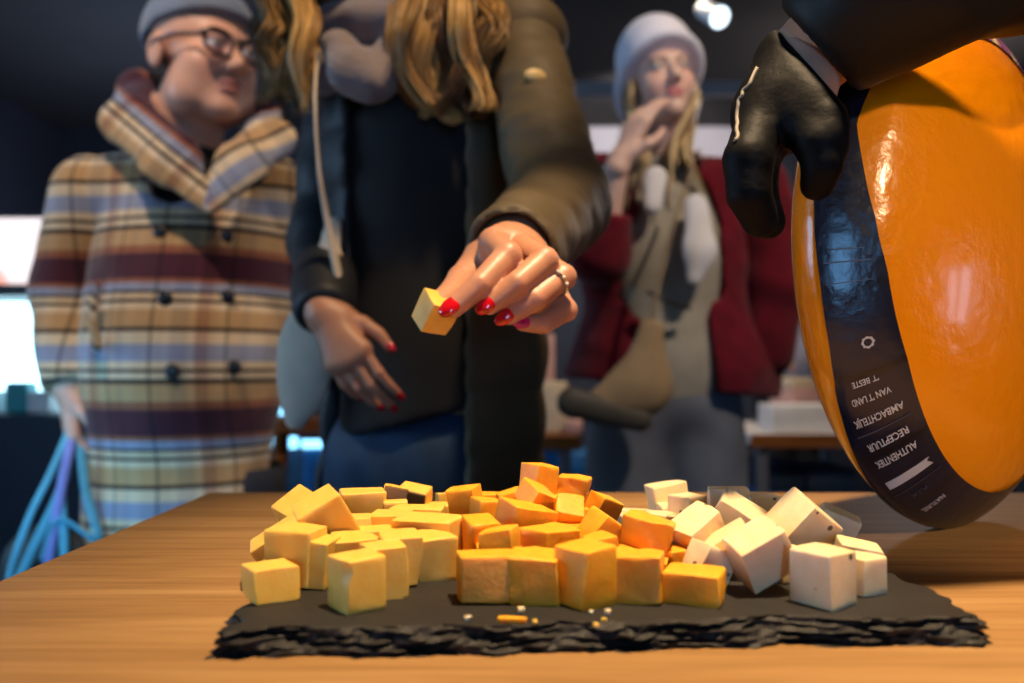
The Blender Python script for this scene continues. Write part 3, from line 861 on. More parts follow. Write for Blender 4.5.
for px, py, h, w, mt, nm in ((890, 425, .0012, .030, 'print2', False), (905, 477, .0075, .027, 'print', True), (912, 486, .0009, .030, 'print2', False), (826, 262, .0009, .024, 'print2', False), (824, 250, .0006, .018, 'print2', False), (828, 285, .0006, .024, 'print2', False)):
    band_strip(phi_at(px, py), h, w, MT[mt], notch=nm)
# round emblem with a scalloped rim
ph0 = phi_at(863, 345); V = []; F = []; n = 32
pts = []
for k in range(n):
    a = 2 * PI * k / n
    for rr in (.0019, .0030 + .0003 * math.cos(8 * a)): pts.append((rr * math.cos(a) + -.006, rr * math.sin(a) * 1.25, 0))
V = on_band(pts, ph0, .265, .0016); F = [(2 * k, 2 * k + 1, (2 * k + 3) % (2 * n), (2 * k + 2) % (2 * n)) for k in range(n)]
mk('ring_emblem', V, F, MT['print'], band, False)
# ================================================================== figures
SK = dict(light=np.array(rgb('d9a184')), fair=np.array(rgb('e3b9a6')), ruddy=np.array(rgb('dca287')))
def rotm(yaw=0, pitch=0, roll=0):
    """columns: person's left (+x when facing -y), back (+y), up. yaw turns the face towards +x of the world"""
    return np.array((Matrix.Rotation(yaw, 3, 'Z') @ Matrix.Rotation(pitch, 3, 'X') @ Matrix.Rotation(roll, 3, 'Y')))
def head_mesh(c, M, s=1.0, h=.0026, fem=True, skin=None, lips=(.55, .12, .12), brow=(.12, .08, .05), wide=1.0, neck_to=None, eye=(.10, .07, .05)):
    c = np.array(c, float)
    T = lambda *p: c + M @ (np.array(p) * s)
    F = Field(c - .19 * s, c + .17 * s, h)
    E_ = lambda p, r, k=.012, sub=False: F.ell(T(*p), np.array(r) * s, M, k, sub)
    w = wide
    E_((0, .014, .035), (.076 * w, .095, .088)); E_((0, -.028, -.040), (.061 * w, .064, .074), .02)
    E_((0, -.068, -.098), (.024 if fem else .03 * w, .024, .021), .025)
    for x in (-1, 1):
        E_((x * .038 * w, -.052, -.030), (.028 * w, .030, .030), .02)
        if not fem: E_((x * .045 * w, -.03, -.075), (.03 * w, .035, .035), .03)
    E_((0, -.079, .024), (.052 * w, .016, .012), .014)
    for x in (-1, 1): E_((x * .031, -.100, .003), (.0165, .015, .011), .010, True)
    for x in (-1, 1): E_((x * .031, -.0775, .003), (.0128,) * 3, .002)
    for x in (-1, 1): E_((x * .031, -.080, .0125), (.017, .010, .0035), .004)
    F.rc(T(0, -.086, .010), T(0, -.112, -.029), .0075 * s, .0115 * s, .012)
    for x in (-1, 1): E_((x * .0105, -.101, -.034), (.0085, .010, .008), .006)
    for x in (-1, 1): E_((x * .006, -.108, -.042), (.0032, .006, .004), .003, True)
    E_((0, -.089, -.058), (.023, .011, .0062), .006); E_((0, -.087, -.0695), (.020, .011, .0075), .006)
    E_((0, -.103, -.0635), (.021, .010, .0016), .003, True)
    for x in (-1, 1):
        E_((x * .079 * w, .012, -.004), (.009, .021, .031), .006); E_((x * .0865 * w, .008, -.002), (.004, .012, .02), .004, True)
    nk = np.array(neck_to) if neck_to is not None else T(0, .045, -.21)
    F.rc(T(0, .022, -.075), nk, (.050 if fem else .062) * s, (.054 if fem else .068) * s, .025)
    V, Q = F.mesh()
    L = (V - c) @ M / s
    x, y, z = L.T
    base = SK['light'] if skin is None else skin
    C = np.tile(base, (len(V), 1)).astype(float)
    def paint(m, col, a=1.0):
        C[m] = C[m] * (1 - a) + np.array(col) * a
    paint((np.abs(x) < .055) & (y < -.05) & (np.abs(z + .03) < .03) & (np.abs(x) > .018), (.75, .25, .18), .22)
    paint((((x / .023) ** 2 + ((z + .0638) / .0125) ** 2) < 1) & (y < -.086), lips, .85)
    for sx in (-1, 1):
        X = x - sx * .031
        paint((np.abs(X) < .019) & (np.abs(z - .0215 + X * X * 9) < .0035) & (y < -.06), brow, .8)
        e = (((X / .0125) ** 2 + ((z - .0025) / .0062) ** 2) < 1) & (y < -.07)
        paint(e, (.72, .70, .68)); paint(e & ((X * X + (z - .003) ** 2) < .0052 ** 2), eye)
        paint((np.abs(X) < .014) & (np.abs(z - .0085) < .0022) & (y < -.075), (.06, .04, .035), .8)
    return V, Q, C

def hand_pts(wr, M, curl=(20, 30, 20), spread=1.0, side=1, s=1.0, thumb=0.0):
    """joint chains. M columns: x towards the thumb, y towards the fingertips, z out of the back of the hand"""
    wr = np.array(wr, float); out = {}
    T = lambda p: wr + M @ (np.array(p) * s)
    spec = (('index', (.026, .088), (.042, .025, .021), .0082, 3), ('middle', (.007, .092), (.046, .028, .022), .0084, 0), ('ring', (-.011, .088), (.042, .027, .022), .0080, -3), ('pinky', (-.027, .080), (.033, .020, .019), .0070, -8))
    for i, (n, (mx, my), ls, r, ang) in enumerate(spec):
        p = np.array((mx, my, 0.0)); P = [p.copy()]; a = 0.0; az = R(ang * spread * -1)
        for j, l in enumerate(ls):
            a += R(curl[j] + 3 * i)
            d = np.array((-math.sin(az) * math.cos(a), math.cos(az) * math.cos(a), -math.sin(a)))
            p = p + d * l; P.append(p.copy())
        out[n] = ([T(q) for q in P], [r * 1.05 * s, r * s, r * .9 * s, r * .74 * s])
    th = thumb
    out['thumb'] = ([T((.020, .022, -.006)), T((.040, .046, -.014)), T((.054 - .02 * th, .072, -.020 - .02 * th)), T((.058 - .035 * th, .096, -.024 - .03 * th))], [.013 * s, .0115 * s, .0098 * s, .0078 * s])
    out['wrist'] = ([T((0, -.018, 0)), T((0, 0, 0))], [.026 * s, .024 * s])
    return out, T
def hand_mesh(H, skin, h=.0021, palm=None, k=.006, cut=None):
    P = np.concatenate([np.array(v[0]) for v in H.values()])
    F = Field(P.min(0) - .035, P.max(0) + .035, h)
    w = np.array(H['wrist'][0][1])
    for n in ('index', 'middle', 'ring', 'pinky'):
        F.rc(w * .8 + np.array(H[n][0][0]) * .2, H[n][0][0], .0150 if n != 'pinky' else .013, .0118 if n != 'pinky' else .0100, .012)
    F.rc(H['wrist'][0][0], w, H['wrist'][1][0], H['wrist'][1][1], .015)
    F.rc(w, H['thumb'][0][0], .018, .0145, .016)
    if palm is not None:
        for c, r in palm: F.ell(c, (r,) * 3, None, .014)
    for n in ('thumb', 'index', 'middle', 'ring', 'pinky'):
        pts, rad = H[n]
        G = Field(P.min(0) - .035, P.max(0) + .035, h); G.F[:] = .06
        G.chain(pts, rad, .0010)
        G.ell(pts[1], (rad[1] * 1.04,) * 3, None, .002)
        kk = k * .35 if n != 'thumb' else .008
        f = F.F; d = G.F; hh = np.maximum(kk - np.abs(f - d), 0) / kk
        F.F = np.minimum(f, d) - hh * hh * kk * .25
    if cut: F.plane(*cut, .004)
    V, Q = F.mesh()
    C = np.tile(skin, (len(V), 1)).astype(float)
    for n in ('index', 'middle', 'ring', 'pinky', 'thumb'):       # redder knuckles and fingertips
        for q in H[n][0][1:]:
            D = np.linalg.norm(V - np.array(q), axis=1); a = np.exp(-(D / .009) ** 2)[:, None] * .25
            C = C * (1 - a) + np.array((.72, .26, .19)) * a
    return V, Q, C
def nail(dip, tip, nrm, r, parent, mat, label=None, ln=.0075, wd=.0055):
    dip, tip = np.array(dip, float), np.array(tip, float)
    d = tip - dip; d /= np.linalg.norm(d); nrm = np.array(nrm, float); nrm -= d * (nrm @ d); nrm /= np.linalg.norm(nrm)
    x = np.cross(d, nrm)
    Mx = Matrix(np.stack([x, d, nrm], 1).tolist())
    c = tip + d * .002 + nrm * r * .55
    o = MB().sphere(c, (wd, ln, r * .55), Mx, 18).build('fingernail', mat, parent, True)
    if label: o['label'] = label
    return o
def body_mesh(F, skin):
    V, Q = F.mesh(); return V, Q, np.tile(skin, (len(V), 1))
def shoes(parent, spots, yaw=0):
    for x, y in spots:
        f = Field((x - .08, y - .24, 0), (x + .08, y + .1, .13), .008)
        f.rc((x, y + .03, .05), (x, y - .13, .035), .042, .036, .02); f.rc((x, y + .02, .05), (x, y + .02, .10), .04, .042, .02)
        f.plane((0, 0, .004), (0, 0, -1)); f.build('shoe', MT['shoe'], parent)

# ------------------------------------------------------------------ locks of hair
def lock(mb, pts, r0, wave=.006, turns=2.5, ph=0, n=26, col=(.4, .25, .12), flat=.55, tip=.25):
    P = spline(pts, n); out = []
    for i, p in enumerate(P):
        t = i / (n - 1); a = wave * min(1, t * 2.2)
        out.append(Vector(p) + Vector((math.sin(ph + turns * 2 * PI * t) * a, math.cos(ph + turns * 2 * PI * t) * a * .8, 0)))
    rad = [r0 * (.75 + .4 * math.sin(PI * min(1, (i / (n - 1)) * 1.1))) * (1 - (1 - tip) * max(0, (i / (n - 1) - .72) / .28)) for i in range(n)]
    mb.tube(out, rad, n=7, flat=flat, c=col)
def hcol(a, b):
    t = random.random(); v = random.uniform(.8, 1.15)
    return tuple((np.array(a) * (1 - t) + np.array(b) * t) * v)

# ================================================================== woman reaching for cheese
SK['olive'] = np.array(rgb('bd8668'))
def woman():
    feet = (-.12, 1.16, 0)
    r = empty('person', feet, 'woman in an open olive puffer coat with long wavy hair, reaching out a cheese cube', 'person')
    skin = SK['olive']
    hc = W(352, -72, 1.10); M = rotm(R(4), R(6), 0)
    sh_l, sh_r = np.array(W(520, 40, 1.06)), np.array(W(345, 52, 1.20))
    el_l, wr_l = np.array(W(560, 206, .87)), np.array(W(518, 246, .655))
    el_r, wr_r = np.array(W(327, 238, 1.17)), np.array(W(324, 312, 1.00))
    parts = [head_mesh(hc, M, .97, skin=skin, neck_to=(-.155, 1.15, 1.36))]
    B = Field((-.45, .7, 0), (.2, 1.4, 1.5), .009)
    B.rc((-.155, 1.15, 1.36), (-.155, 1.15, 1.46), .055, .05, .03)
    B.ell((-.112, 1.14, 1.22), (.115, .082, .17), None, .03); B.ell((-.108, 1.15, .93), (.10, .085, .15), None, .05)
    B.chain([sh_l, el_l, wr_l], [.036, .030, .024], .02); B.chain([sh_r, el_r, wr_r], [.036, .026, .021], .015)
    for x in (-.055, .055): B.chain([(-.11 + x, 1.15, .88), (-.12 + x * 1.1, 1.14, .48), (-.12 + x * 1.1, 1.16, .07)], [.075, .05, .036], .04)
    parts.append(body_mesh(B, skin))
    # left hand: back of the hand up, thumb and index pinching, other fingers curled
    P_ = lambda *t: [np.array(W(a, b, y)) for a, b, y in t]
    H = {'index': (P_((494, 243, .600), (508, 256, .556), (480, 285, .538), (454, 308, .533)), [.0096, .0094, .0082, .0066]),
         'middle': (P_((515, 245, .606), (544, 261, .560), (517, 284, .542), (490, 305, .540)), [.0096, .0095, .0082, .0066]),
         'ring': (P_((533, 254, .612), (563, 277, .568), (535, 299, .549), (509, 316, .548)), [.0092, .0088, .0077, .0062]),
         'pinky': (P_((543, 270, .618), (565, 310, .582), (543, 324, .563), (523, 323, .556)), [.0086, .0082, .0072, .0058]),
         'thumb': (P_((485, 258, .640), (464, 281, .602), (450, 297, .572), (437, 304, .553)), [.015, .0122, .0100, .0078]),
         'wrist': (P_((540, 222, .72), (518, 238, .660)), [.027, .025])}
    parts.append(hand_mesh(H, skin, .00125, palm=[(W(516, 282, .615), .021), (W(535, 300, .605), .015), (W(490, 275, .62), .018)]))
    # right hand hanging beside the tote strap
    Mh = rotm(0); fd = np.array(W(364, 388, .965)) - wr_r; fd /= np.linalg.norm(fd)
    bk = np.array((-.35, -.9, .25)); bk -= fd * (bk @ fd); bk /= np.linalg.norm(bk)
    Mh = np.stack([np.cross(fd, bk), fd, bk], 1)
    if Mh[0, 0] < 0: Mh[:, 0] *= -1
    H2, _ = hand_pts(wr_r, Mh, (14, 22, 16), .6, s=.80, thumb=.1)
    parts.append(hand_mesh(H2, skin, .002))
    V, Q, C = join(parts)
    mk('body', V, Q, MT['skin'], r, True, C)
    nm = (-.25, -1, .35)
    for n, l, mt, nrm, w in (('index', 'red nail of the index finger holding the cheese', 'nail', (-.3, -1, .55), .0062), ('middle', 'red nail of the curled middle finger', 'nail', (-.25, -1, .2), .0056), ('ring', 'red nail of the curled ring finger', 'nail', (-.25, -1, .1), .0052), ('pinky', 'magenta nail of the little finger', 'nailp', (-.1, -1, .1), .0046), ('thumb', 'red thumb nail behind the cheese', 'nail', (-1, -.25, .5), .0062)):
        p = H[n][0]; nail(p[2], p[3], nrm, H[n][1][3], r, MT[mt], l, ln=.0088, wd=w)
    for n in ('index', 'middle', 'ring', 'pinky', 'thumb'):
        p = H2[n][0]; nail(p[2], p[3], bk if n != 'thumb' else bk + Mh[:, 0], H2[n][1][3], r, MT['nail'], ln=.008, wd=.005)
    # ring with stones on the ring finger
    a, b = H['ring'][0][1], H['ring'][0][2]; c = a * .72 + b * .28; d = (b - a) / np.linalg.norm(b - a)
    up = np.array((0, 0, 1.)); x = np.cross(d, up); x /= np.linalg.norm(x); y = np.cross(d, x)
    rr = .0094
    rg = MB().tube([c + rr * (math.cos(t) * x + math.sin(t) * y) for t in np.linspace(0, 2 * PI, 40, endpoint=False)], .0009, n=8, closed=True).build('finger_ring', MT['silver'], r, True)
    fr = np.array((.1, -1, .3)); 
    for ang in (-.75, -.25, .3, .8):
        best = min(np.linspace(0, 2 * PI, 120), key=lambda t: -float((math.cos(t) * x + math.sin(t) * y) @ fr))
        q = c + (rr + .0008) * (math.cos(best + ang) * x + math.sin(best + ang) * y)
        MB().sphere(q, .0013, None, 10).build('stone', MT['stone'], rg, True)
    # black top
    T = Field((-.35, .95, .72), (.12, 1.35, 1.46), .006)
    T.ell((-.110, 1.13, 1.24), (.134, .105, .20), None, .03); T.ell((-.108, 1.14, .98), (.126, .112, .20), None, .05); T.ell((-.105, 1.15, .84), (.13, .115, .12), None, .05)
    T.rc((-.155, 1.14, 1.36), (-.155, 1.14, 1.41), .072, .066, .03); T.wrinkle(.004, 42, 3)
    T.plane((0, 0, .93), (.25, 0, -1)).build('black_top', MT['black'], r)
    J = Field((-.35, .95, .05), (.12, 1.35, .9), .008)
    J.ell((-.10, 1.15, .84), (.128, .112, .11), None, .04)
    for x in (-.062, .065): J.chain([(-.11 + x, 1.15, .84), (-.12 + x * 1.1, 1.14, .48), (-.12 + x * 1.1, 1.16, .09)], [.088, .066, .05], .03)
    J.wrinkle(.004, 50, 8); J.build('jeans', MT['jeans'], r)
    # coat: hollow open shell
    K = Field((-.46, .9, .58), (.26, 1.42, 1.48), .006)
    K.ell((-.108, 1.14, 1.26), (.158, .130, .205), None, .04); K.ell((-.108, 1.15, 1.0), (.156, .138, .24), None, .06); K.ell((-.115, 1.16, .78), (.160, .142, .24), None, .06)
    K.rc((-.155, 1.16, 1.38), (-.155, 1.17, 1.43), .085, .085, .03)
    K.rc(sh_l, (-.05, 1.13, 1.33), .060, .075, .03); K.rc(sh_r, (-.19, 1.15, 1.33), .055, .065, .03)
    X, Y, Z = np.meshgrid(*K.ax, indexing='ij', sparse=True)
    K.F = K.F - (.007 * (np.abs(np.sin((Z - .6) * PI / .085)) ** .6 - .6)).astype(np.float32)      # quilted rows
    K.wrinkle(.003, 60, 12)
    K.ell((-.108, 1.135, 1.25), (.140, .110, .22), None, .0, True); K.ell((-.108, 1.145, 1.0), (.138, .118, .25), None, 0, True); K.ell((-.112, 1.155, .78), (.142, .122, .26), None, 0, True)
    K.rc((-.155, 1.14, 1.3), (-.155, 1.14, 1.5), .075, .07, 0, True)
    # open front, wider at the hem on the wearer's right
    for z in np.arange(.55, 1.5, .04):
        t = (1.42 - z) / .8
        xl = -.205 + .0 * t; xr = -.06 + .0 * t
        K.box(((xl + xr) / 2, .98, z), ((xr - xl) / 2, .15, .03), None, .01, .01, True)
    K.box((-.34, .95, .80), (.16, .20, .26), None, .03, .02, True)          # right half swept back behind the arm
    K.plane((0, 0, .62), (0, 0, -1)); co = K.build('coat', MT['olive'], r); co.data.materials.append(MT['navy'])
    for f_ in co.data.polygons:                                   # front of the wearer's right half takes the navy colour
        if f_.center.x + feet[0] < -.17 and f_.center.y + feet[1] < 1.16: f_.material_index = 1
    S = Field(np.minimum(sh_l, wr_l) - .12, np.maximum(sh_l, el_l) + .12, .0045)
    S.rc(sh_l, el_l, .050, .049, .02, quilt=(2.0, .004)); cuff = wr_l + (wr_l - el_l) * .14
    S.rc(el_l, cuff, .050, .036, .03, quilt=(1.6, .003)); S.wrinkle(.0034, 95, 5, stretch=(1, 1, 2.2)); S.wrinkle(.0016, 190, 6, stretch=(1, 1, 2.2))
    dd = (wr_l - el_l) / np.linalg.norm(wr_l - el_l)
    S.plane(wr_l + dd * .034, dd, .012)
    S.rc(wr_l + dd * .08, wr_l + dd * .026, .030, .030, 0, True)
    sl = S.build('coat_sleeve', MT['olive'], r)
    bd = W(536, 75, 1.0)
    n_ = np.array((.25, -1, .12)); n_ /= np.linalg.norm(n_); bx = np.cross(n_, (0, 0, 1)); bx /= np.linalg.norm(bx); bz = np.cross(bx, n_)
    # oval badge pressed on the sleeve front
    pos = S.hit(535, 76, .8) + n_ * .001
    MB().sphere(pos, (.013, .0085, .004), Matrix(np.stack([bx, bz, n_], 1).tolist()), 20).build('sleeve_badge', MT['badge'], sl, True)['label'] = 'oval cream badge'
    S2 = Field(np.minimum(sh_r, wr_r) - .15, np.maximum(sh_r, el_r) + .12, .006)
    S2.rc(sh_r, el_r, .052, .049, .02, quilt=(2.5, .005)); S2.rc(el_r, wr_r + (wr_r - el_r) * .04, .049, .036, .03, quilt=(2, .004)); S2.wrinkle(.003, 80, 6)
    d2 = (wr_r - el_r) / np.linalg.norm(wr_r - el_r); S2.plane(wr_r + d2 * .006, d2, .01)
    S2.rc(wr_r + d2 * .05, wr_r + d2 * .02, .025, .025, 0, True)
    S2.build('coat_sleeve', MT['navy'], r)['label'] = 'coat sleeve on the hanging arm, coloured dark for shade'  # same coat as the olive sleeve; its shade is put into the colour
    # scarf
    G = Field((-.34, .93, 1.24), (.05, 1.33, 1.52), .005)
    ring = lambda rad, z, tl, n=14: [np.array((-.16 + rad * math.cos(t), 1.125 + rad * .85 * math.sin(t), z - tl * math.sin(t))) for t in np.linspace(0, 2 * PI, n)]
    G.chain(ring(.088, 1.415, .0), [.030] * 14, .012); G.chain(ring(.095, 1.372, -.03), [.028] * 14, .010)
    G.chain([W(338, 48, 1.02), W(350, 72, 1.0), W(372, 82, 1.0), W(392, 50, 1.03)], [.022, .026, .024, .02], .015)
    G.wrinkle(.0035, 110, 9, stretch=(1, 1, 2.5)); G.build('scarf', MT['scarf'], r)
    # hair
    hb = MB(); A, Bc = rgb('5e3c20'), rgb('d3a35c')
    hc_ = np.array(hc)
    def bundle(P, r, wave, turns, n, cnt, curl=False):
        ph = random.uniform(0, 6); base = hcol(A, Bc)
        for _ in range(cnt):
            a, rr = random.uniform(0, 2 * PI), r * math.sqrt(random.random())
            o = np.array((math.cos(a) * rr, math.sin(a) * rr * .7, 0))
            Q = [np.array(p) + o * (1.0 if k < len(P) - 1 else .6) + np.random.default_rng(random.randrange(9999)).normal(0, .0015, 3) for k, p in enumerate(P)]
            v = random.uniform(.55, 1.25)
            lock(hb, Q, random.uniform(.0011, .0024), wave * random.uniform(.8, 1.15), turns * random.uniform(.95, 1.05), ph + random.uniform(-.35, .35), n=n, col=tuple(np.array(base) * v), flat=.6)
    for i in range(17):                                           # wearer's right, picture left
        u = (i + .5) / 17; ex = 263 + 54 * u + random.uniform(-4, 4); ey = 68 + 46 * random.random() ** .7 + (8 if 278 < ex < 310 else -8)
        Ye = 1.01 + .10 * random.random()
        st = hc_ + np.array((-.05 - .035 * random.random(), -.03 + .09 * random.random(), .10))
        mid = hc_ + np.array((-.098 - .03 * (1 - u), -.02 + .05 * random.random(), -.02))
        bundle([st, mid, W(ex + random.uniform(-6, 8), 10, Ye), W(ex, ey * .6, Ye - .01), W(ex + random.uniform(-6, 6), ey, Ye)], .011, random.uniform(.005, .009), random.uniform(1.8, 2.8), 24, 26)
    for i in range(24):                                           # wearer's left, picture right
        u = (i + .5) / 24; ex = 404 + 92 * u; ey = 74 + 48 * random.random() ** .6 - 40 * max(0, (u - .8)) * 2
        Ye = .965 + .10 * random.random()
        st = hc_ + np.array((.04 + .04 * random.random(), -.03 + .09 * random.random(), .10))
        mid = hc_ + np.array((.088 + .03 * u, -.02 + .05 * random.random(), -.02))
        curl = random.random() < .45
        bundle([st, mid, W(ex + random.uniform(-14, 4), 8, Ye), W(ex + random.uniform(-8, 6), ey * .6, Ye - .01), W(ex + (12 if curl else 0), ey, Ye)] + ([W(ex + 24, ey - 10, Ye)] if curl else []), .012, random.uniform(.008, .013), random.uniform(1.4, 2.3), 28, 28)
    for i in range(46):                                           # crown and back of the head
        a = 2 * PI * i / 46
        x, y = math.sin(a), math.cos(a)
        if y < -.75: continue
        lock(hb, [hc_ + np.array((.01 * x, .02, .125)), hc_ + np.array((.075 * x, .02 + .09 * y, .07)), hc_ + np.array((.088 * x, .02 + .10 * y, -.03)), hc_ + np.array((.095 * x, .04 + .11 * y, -.15))], .012, .003, 1.5, i, n=16, col=hcol(A, Bc), tip=.7)
    G = Field(hc_ - .16, hc_ + .18, .004); T_ = lambda *p: hc_ + M @ (np.array(p) * .97)
    G.ell(T_(0, .020, .042), np.array((.083, .102, .092)) * .97, M, 0); G.plane(T_(0, -.050, .085), M @ np.array((0, -1, -.55)), .01); G.plane(T_(0, 0, -.07), (0, 0, -1), .01)
    V_, Q_ = G.mesh(); hb.add(V_, Q_, tuple(np.array(A) * .6 + np.array(Bc) * .3))
    hb.build('hair', MT['hair'], r, True, col=True)
    shoes(r, [(-.20, 1.15), (-.04, 1.15)])
    return H
HW = woman()
# the cube she holds
hp = W(435, 312, .549)
P, F = cube_mesh((.0215, .0205, .022), rnd=.001, rough=.0001, seed=77)
o = mk('cheese_cube', P, F, MT['yellow']); o.location = hp; o.rotation_euler = Euler((R(38), R(8), R(40)))
tag(o, 'single yellow cheese cube held between the fingertips of the reaching hand', 'cheese')

# tote bag hanging from her right shoulder
tg = empty('tote_bag', W(303, 435, 1.08), 'cream canvas tote bag hanging beside the woman in the olive coat', 'bag')
b_ = Field(W(255, 450, 1.0) - Vector((.04, .08, .03)), W(350, 200, 1.12) + Vector((.03, .06, .05)), .005)
pts = [W(333, 225, 1.055), W(326, 290, 1.06), W(311, 345, 1.07), W(302, 388, 1.075), W(293, 420, 1.08)]
b_.chain([np.array(p) for p in pts], [.012, .024, .034, .025, .011], .03, flat=((.3, 1, 0), .40)); b_.wrinkle(.004, 60, 4); b_.wrinkle(.0018, 150, 5)
b_.build('bag_body', MT['canvas'], tg)
MB().tube(spline([W(318, 55, 1.03), W(315, 100, .985), W(319, 170, .985), W(328, 225, 1.01), W(340, 285, 1.02)], 40), [.0050 + .016 * max(0, i / 39 - .45) for i in range(40)], n=10, flat=.4, up=(1, 0, 0)).build('strap', MT['canvas'], tg, True)

# ================================================================== man in the plaid coat
def man():
    Y = 1.62
    feet = (-.63, Y + .04, 0)
    r = empty('person', feet, 'man in a plaid wool coat, glasses and grey-blue cap looking to the right', 'person')
    skin = SK['ruddy']
    M = rotm(R(52), R(2), R(0)); hc = np.array(W(203, 60, Y)); s = 1.10
    nk = np.array(W(178, 150, Y + .03))
    parts = [head_mesh(hc, M, s, fem=False, skin=skin, h=.003, wide=1.06, neck_to=nk, lips=(.5, .17, .15), brow=(.22, .14, .09))]
    sl, sr = np.array(W(90, 192, Y + .02)), np.array(W(270, 186, Y + .05))
    el, wl = np.array(W(64, 292, Y + .03)), np.array(W(70, 392, Y - .05))
    er, wr = np.array(W(276, 284, Y + .10)), np.array(W(258, 338, Y + .03))
    B = Field((-1.05, Y - .3, 0), (-.3, Y + .4, 1.5), .01)
    c = nk
    B.rc(nk, nk + np.array((0, 0, .06)), .07, .068, .03)
    B.ell((-.645, Y + .06, 1.15), (.16, .11, .22), None, .03); B.ell((-.655, Y + .05, .9), (.14, .12, .18), None, .04)
    B.chain([sl, el, wl], [.05, .042, .03], .03); B.chain([sr, er, wr], [.05, .042, .03], .03)
    for x in (-.08, .08): B.chain([(-.655 + x, Y + .05, .82), (-.655 + x, Y + .04, .45), (-.655 + x, Y + .06, .07)], [.08, .06, .042], .03)
    parts.append(body_mesh(B, skin))
    for wp, d, tm in ((wl, np.array((.12, -.1, -1)), 0), (wr, np.array((-.45, -.2, -.7)), 1)):
        d = d / np.linalg.norm(d); bk = np.array((-.8, -.6, 0)) if tm == 0 else np.array((.6, -.8, .1))
        bk = bk - d * (bk @ d); bk /= np.linalg.norm(bk); x = np.cross(d, bk)
        x = x if x[1] < 0 else -x
        H, _ = hand_pts(wp, np.stack([x, d, bk], 1), (35, 55, 40) if tm == 0 else (15, 20, 15), .5, s=.98, thumb=.4)
        parts.append(hand_mesh(H, skin * .95, .003))
    V, Q, C = join(parts); mk('body', V, Q, MT['skin'], r, True, C)
    # dark shirt at the neck
    T = Field((-.85, Y - .2, 1.1), (-.4, Y + .25, 1.45), .006)
    T.rc(nk + np.array((.02, 0, -.14)), nk + np.array((0, 0, .0)), .075, .078, .03); T.build('shirt', MT['black'], r)
    # coat
    K = Field((-1.02, Y - .35, .5), (-.24, Y + .45, 1.5), .007)
    K.ell((-.645, Y + .06, 1.17), (.200, .155, .25), None, .05); K.ell((-.650, Y + .03, .98), (.196, .19, .24), None, .07)
    K.rc((-.660, Y + .04, .9), (-.662, Y + .04, .55), .172, .180, .05, flat=((0, 1, 0), .9))
    K.rc(nk + np.array((-.02, .02, -.07)), sl, .095, .066, .04); K.rc(nk + np.array((.03, .03, -.07)), sr, .095, .062, .04)
    K.wrinkle(.006, 24, 4); K.wrinkle(.003, 55, 14)
    K.rc(nk + np.array((.02, -.02, .08)), nk + np.array((.03, -.06, -.10)), .085, .05, .02, True)
    K.plane((0, 0, .57), (0, 0, -1)); coat = K.build('coat', MT['plaid'], r)
    S = Field(np.minimum(el, wl) - .12, sl + .14, .007); S.rc(sl, el, .072, .060, .03); S.rc(el, wl + (el - wl) * .08, .060, .052, .03); S.wrinkle(.005, 38, 21)
    d = (wl - el) / np.linalg.norm(wl - el); S.plane(wl - d * .01, d); S.build('coat_sleeve', MT['plaid'], r)
    S = Field(np.minimum(np.minimum(er, wr), sr) - .14, np.maximum(er, sr) + .14, .007); S.rc(sr, er, .066, .058, .03); S.rc(er, wr, .058, .052, .03); S.wrinkle(.005, 38, 22)
    d = (wr - er) / np.linalg.norm(wr - er); S.plane(wr - d * .01, d); S.build('coat_sleeve', MT['plaid'], r)
    # collar and lapels
    for pts, rad, mt in (([(210, 205, Y - .155), (170, 158, Y - .135), (128, 118, Y - .06), (140, 88, Y + .05), (175, 85, Y + .12)], [.016, .050, .050, .042, .036], 'plaidl'),
                         ([(212, 206, Y - .165), (240, 165, Y - .145), (268, 140, Y - .08), (262, 120, Y + .04), (225, 95, Y + .12)], [.016, .044, .046, .040, .034], 'plaidr')):
        G = Field((-.95, Y - .3, 1.15), (-.3, Y + .3, 1.6), .006)
        G.chain([np.array(W(*p)) for p in pts], rad, .02, flat=((.1, -1, .25), .38)); G.wrinkle(.003, 50, 31)
        G.build('lapel', MT[mt], r)
    for (a, b) in ((165, 298), (228, 296), (172, 371), (234, 367), (160, 232), (226, 236)):
        q = K.hit(a, b, 1.1)
        MB().sphere(q, (.014, .006, .014), None, 16).build('button', MT['btn'], r, True)
    # slanted pocket welt
    MB().tube(spline([W(96, 282, Y - .16), W(92, 315, Y - .165), W(98, 350, Y - .165)], 16), .012, n=10, flat=.6).build('pocket_welt', MT['plaidl'], r, True)
    # trousers
    J = Field((-.95, Y - .25, .05), (-.35, Y + .3, .75), .009)
    for x in (-.1, .1): J.chain([(-.655 + x, Y + .05, .74), (-.655 + x, Y + .04, .45), (-.655 + x, Y + .06, .08)], [.10, .085, .07], .03)
    J.wrinkle(.005, 40, 2).build('trousers', MT['dark'], r)
    # cap
    T_ = lambda *p: hc + M @ (np.array(p) * s)
    G = Field(hc - .2, hc + .22, .004)
    G.ell(T_(0, .016, .045), np.array((.092, .112, .098)) * s, M, .01); G.wrinkle(.002, 70, 3)
    G.ell(T_(0, .016, .030), np.array((.078, .098, .086)) * s, M, 0, True)
    G.plane(T_(0, -.10, .066), M @ np.array((0, -.22, -1))); cap = G.build('cap', MT['cap'], r)
    # glasses
    gl = MB(); lens = []
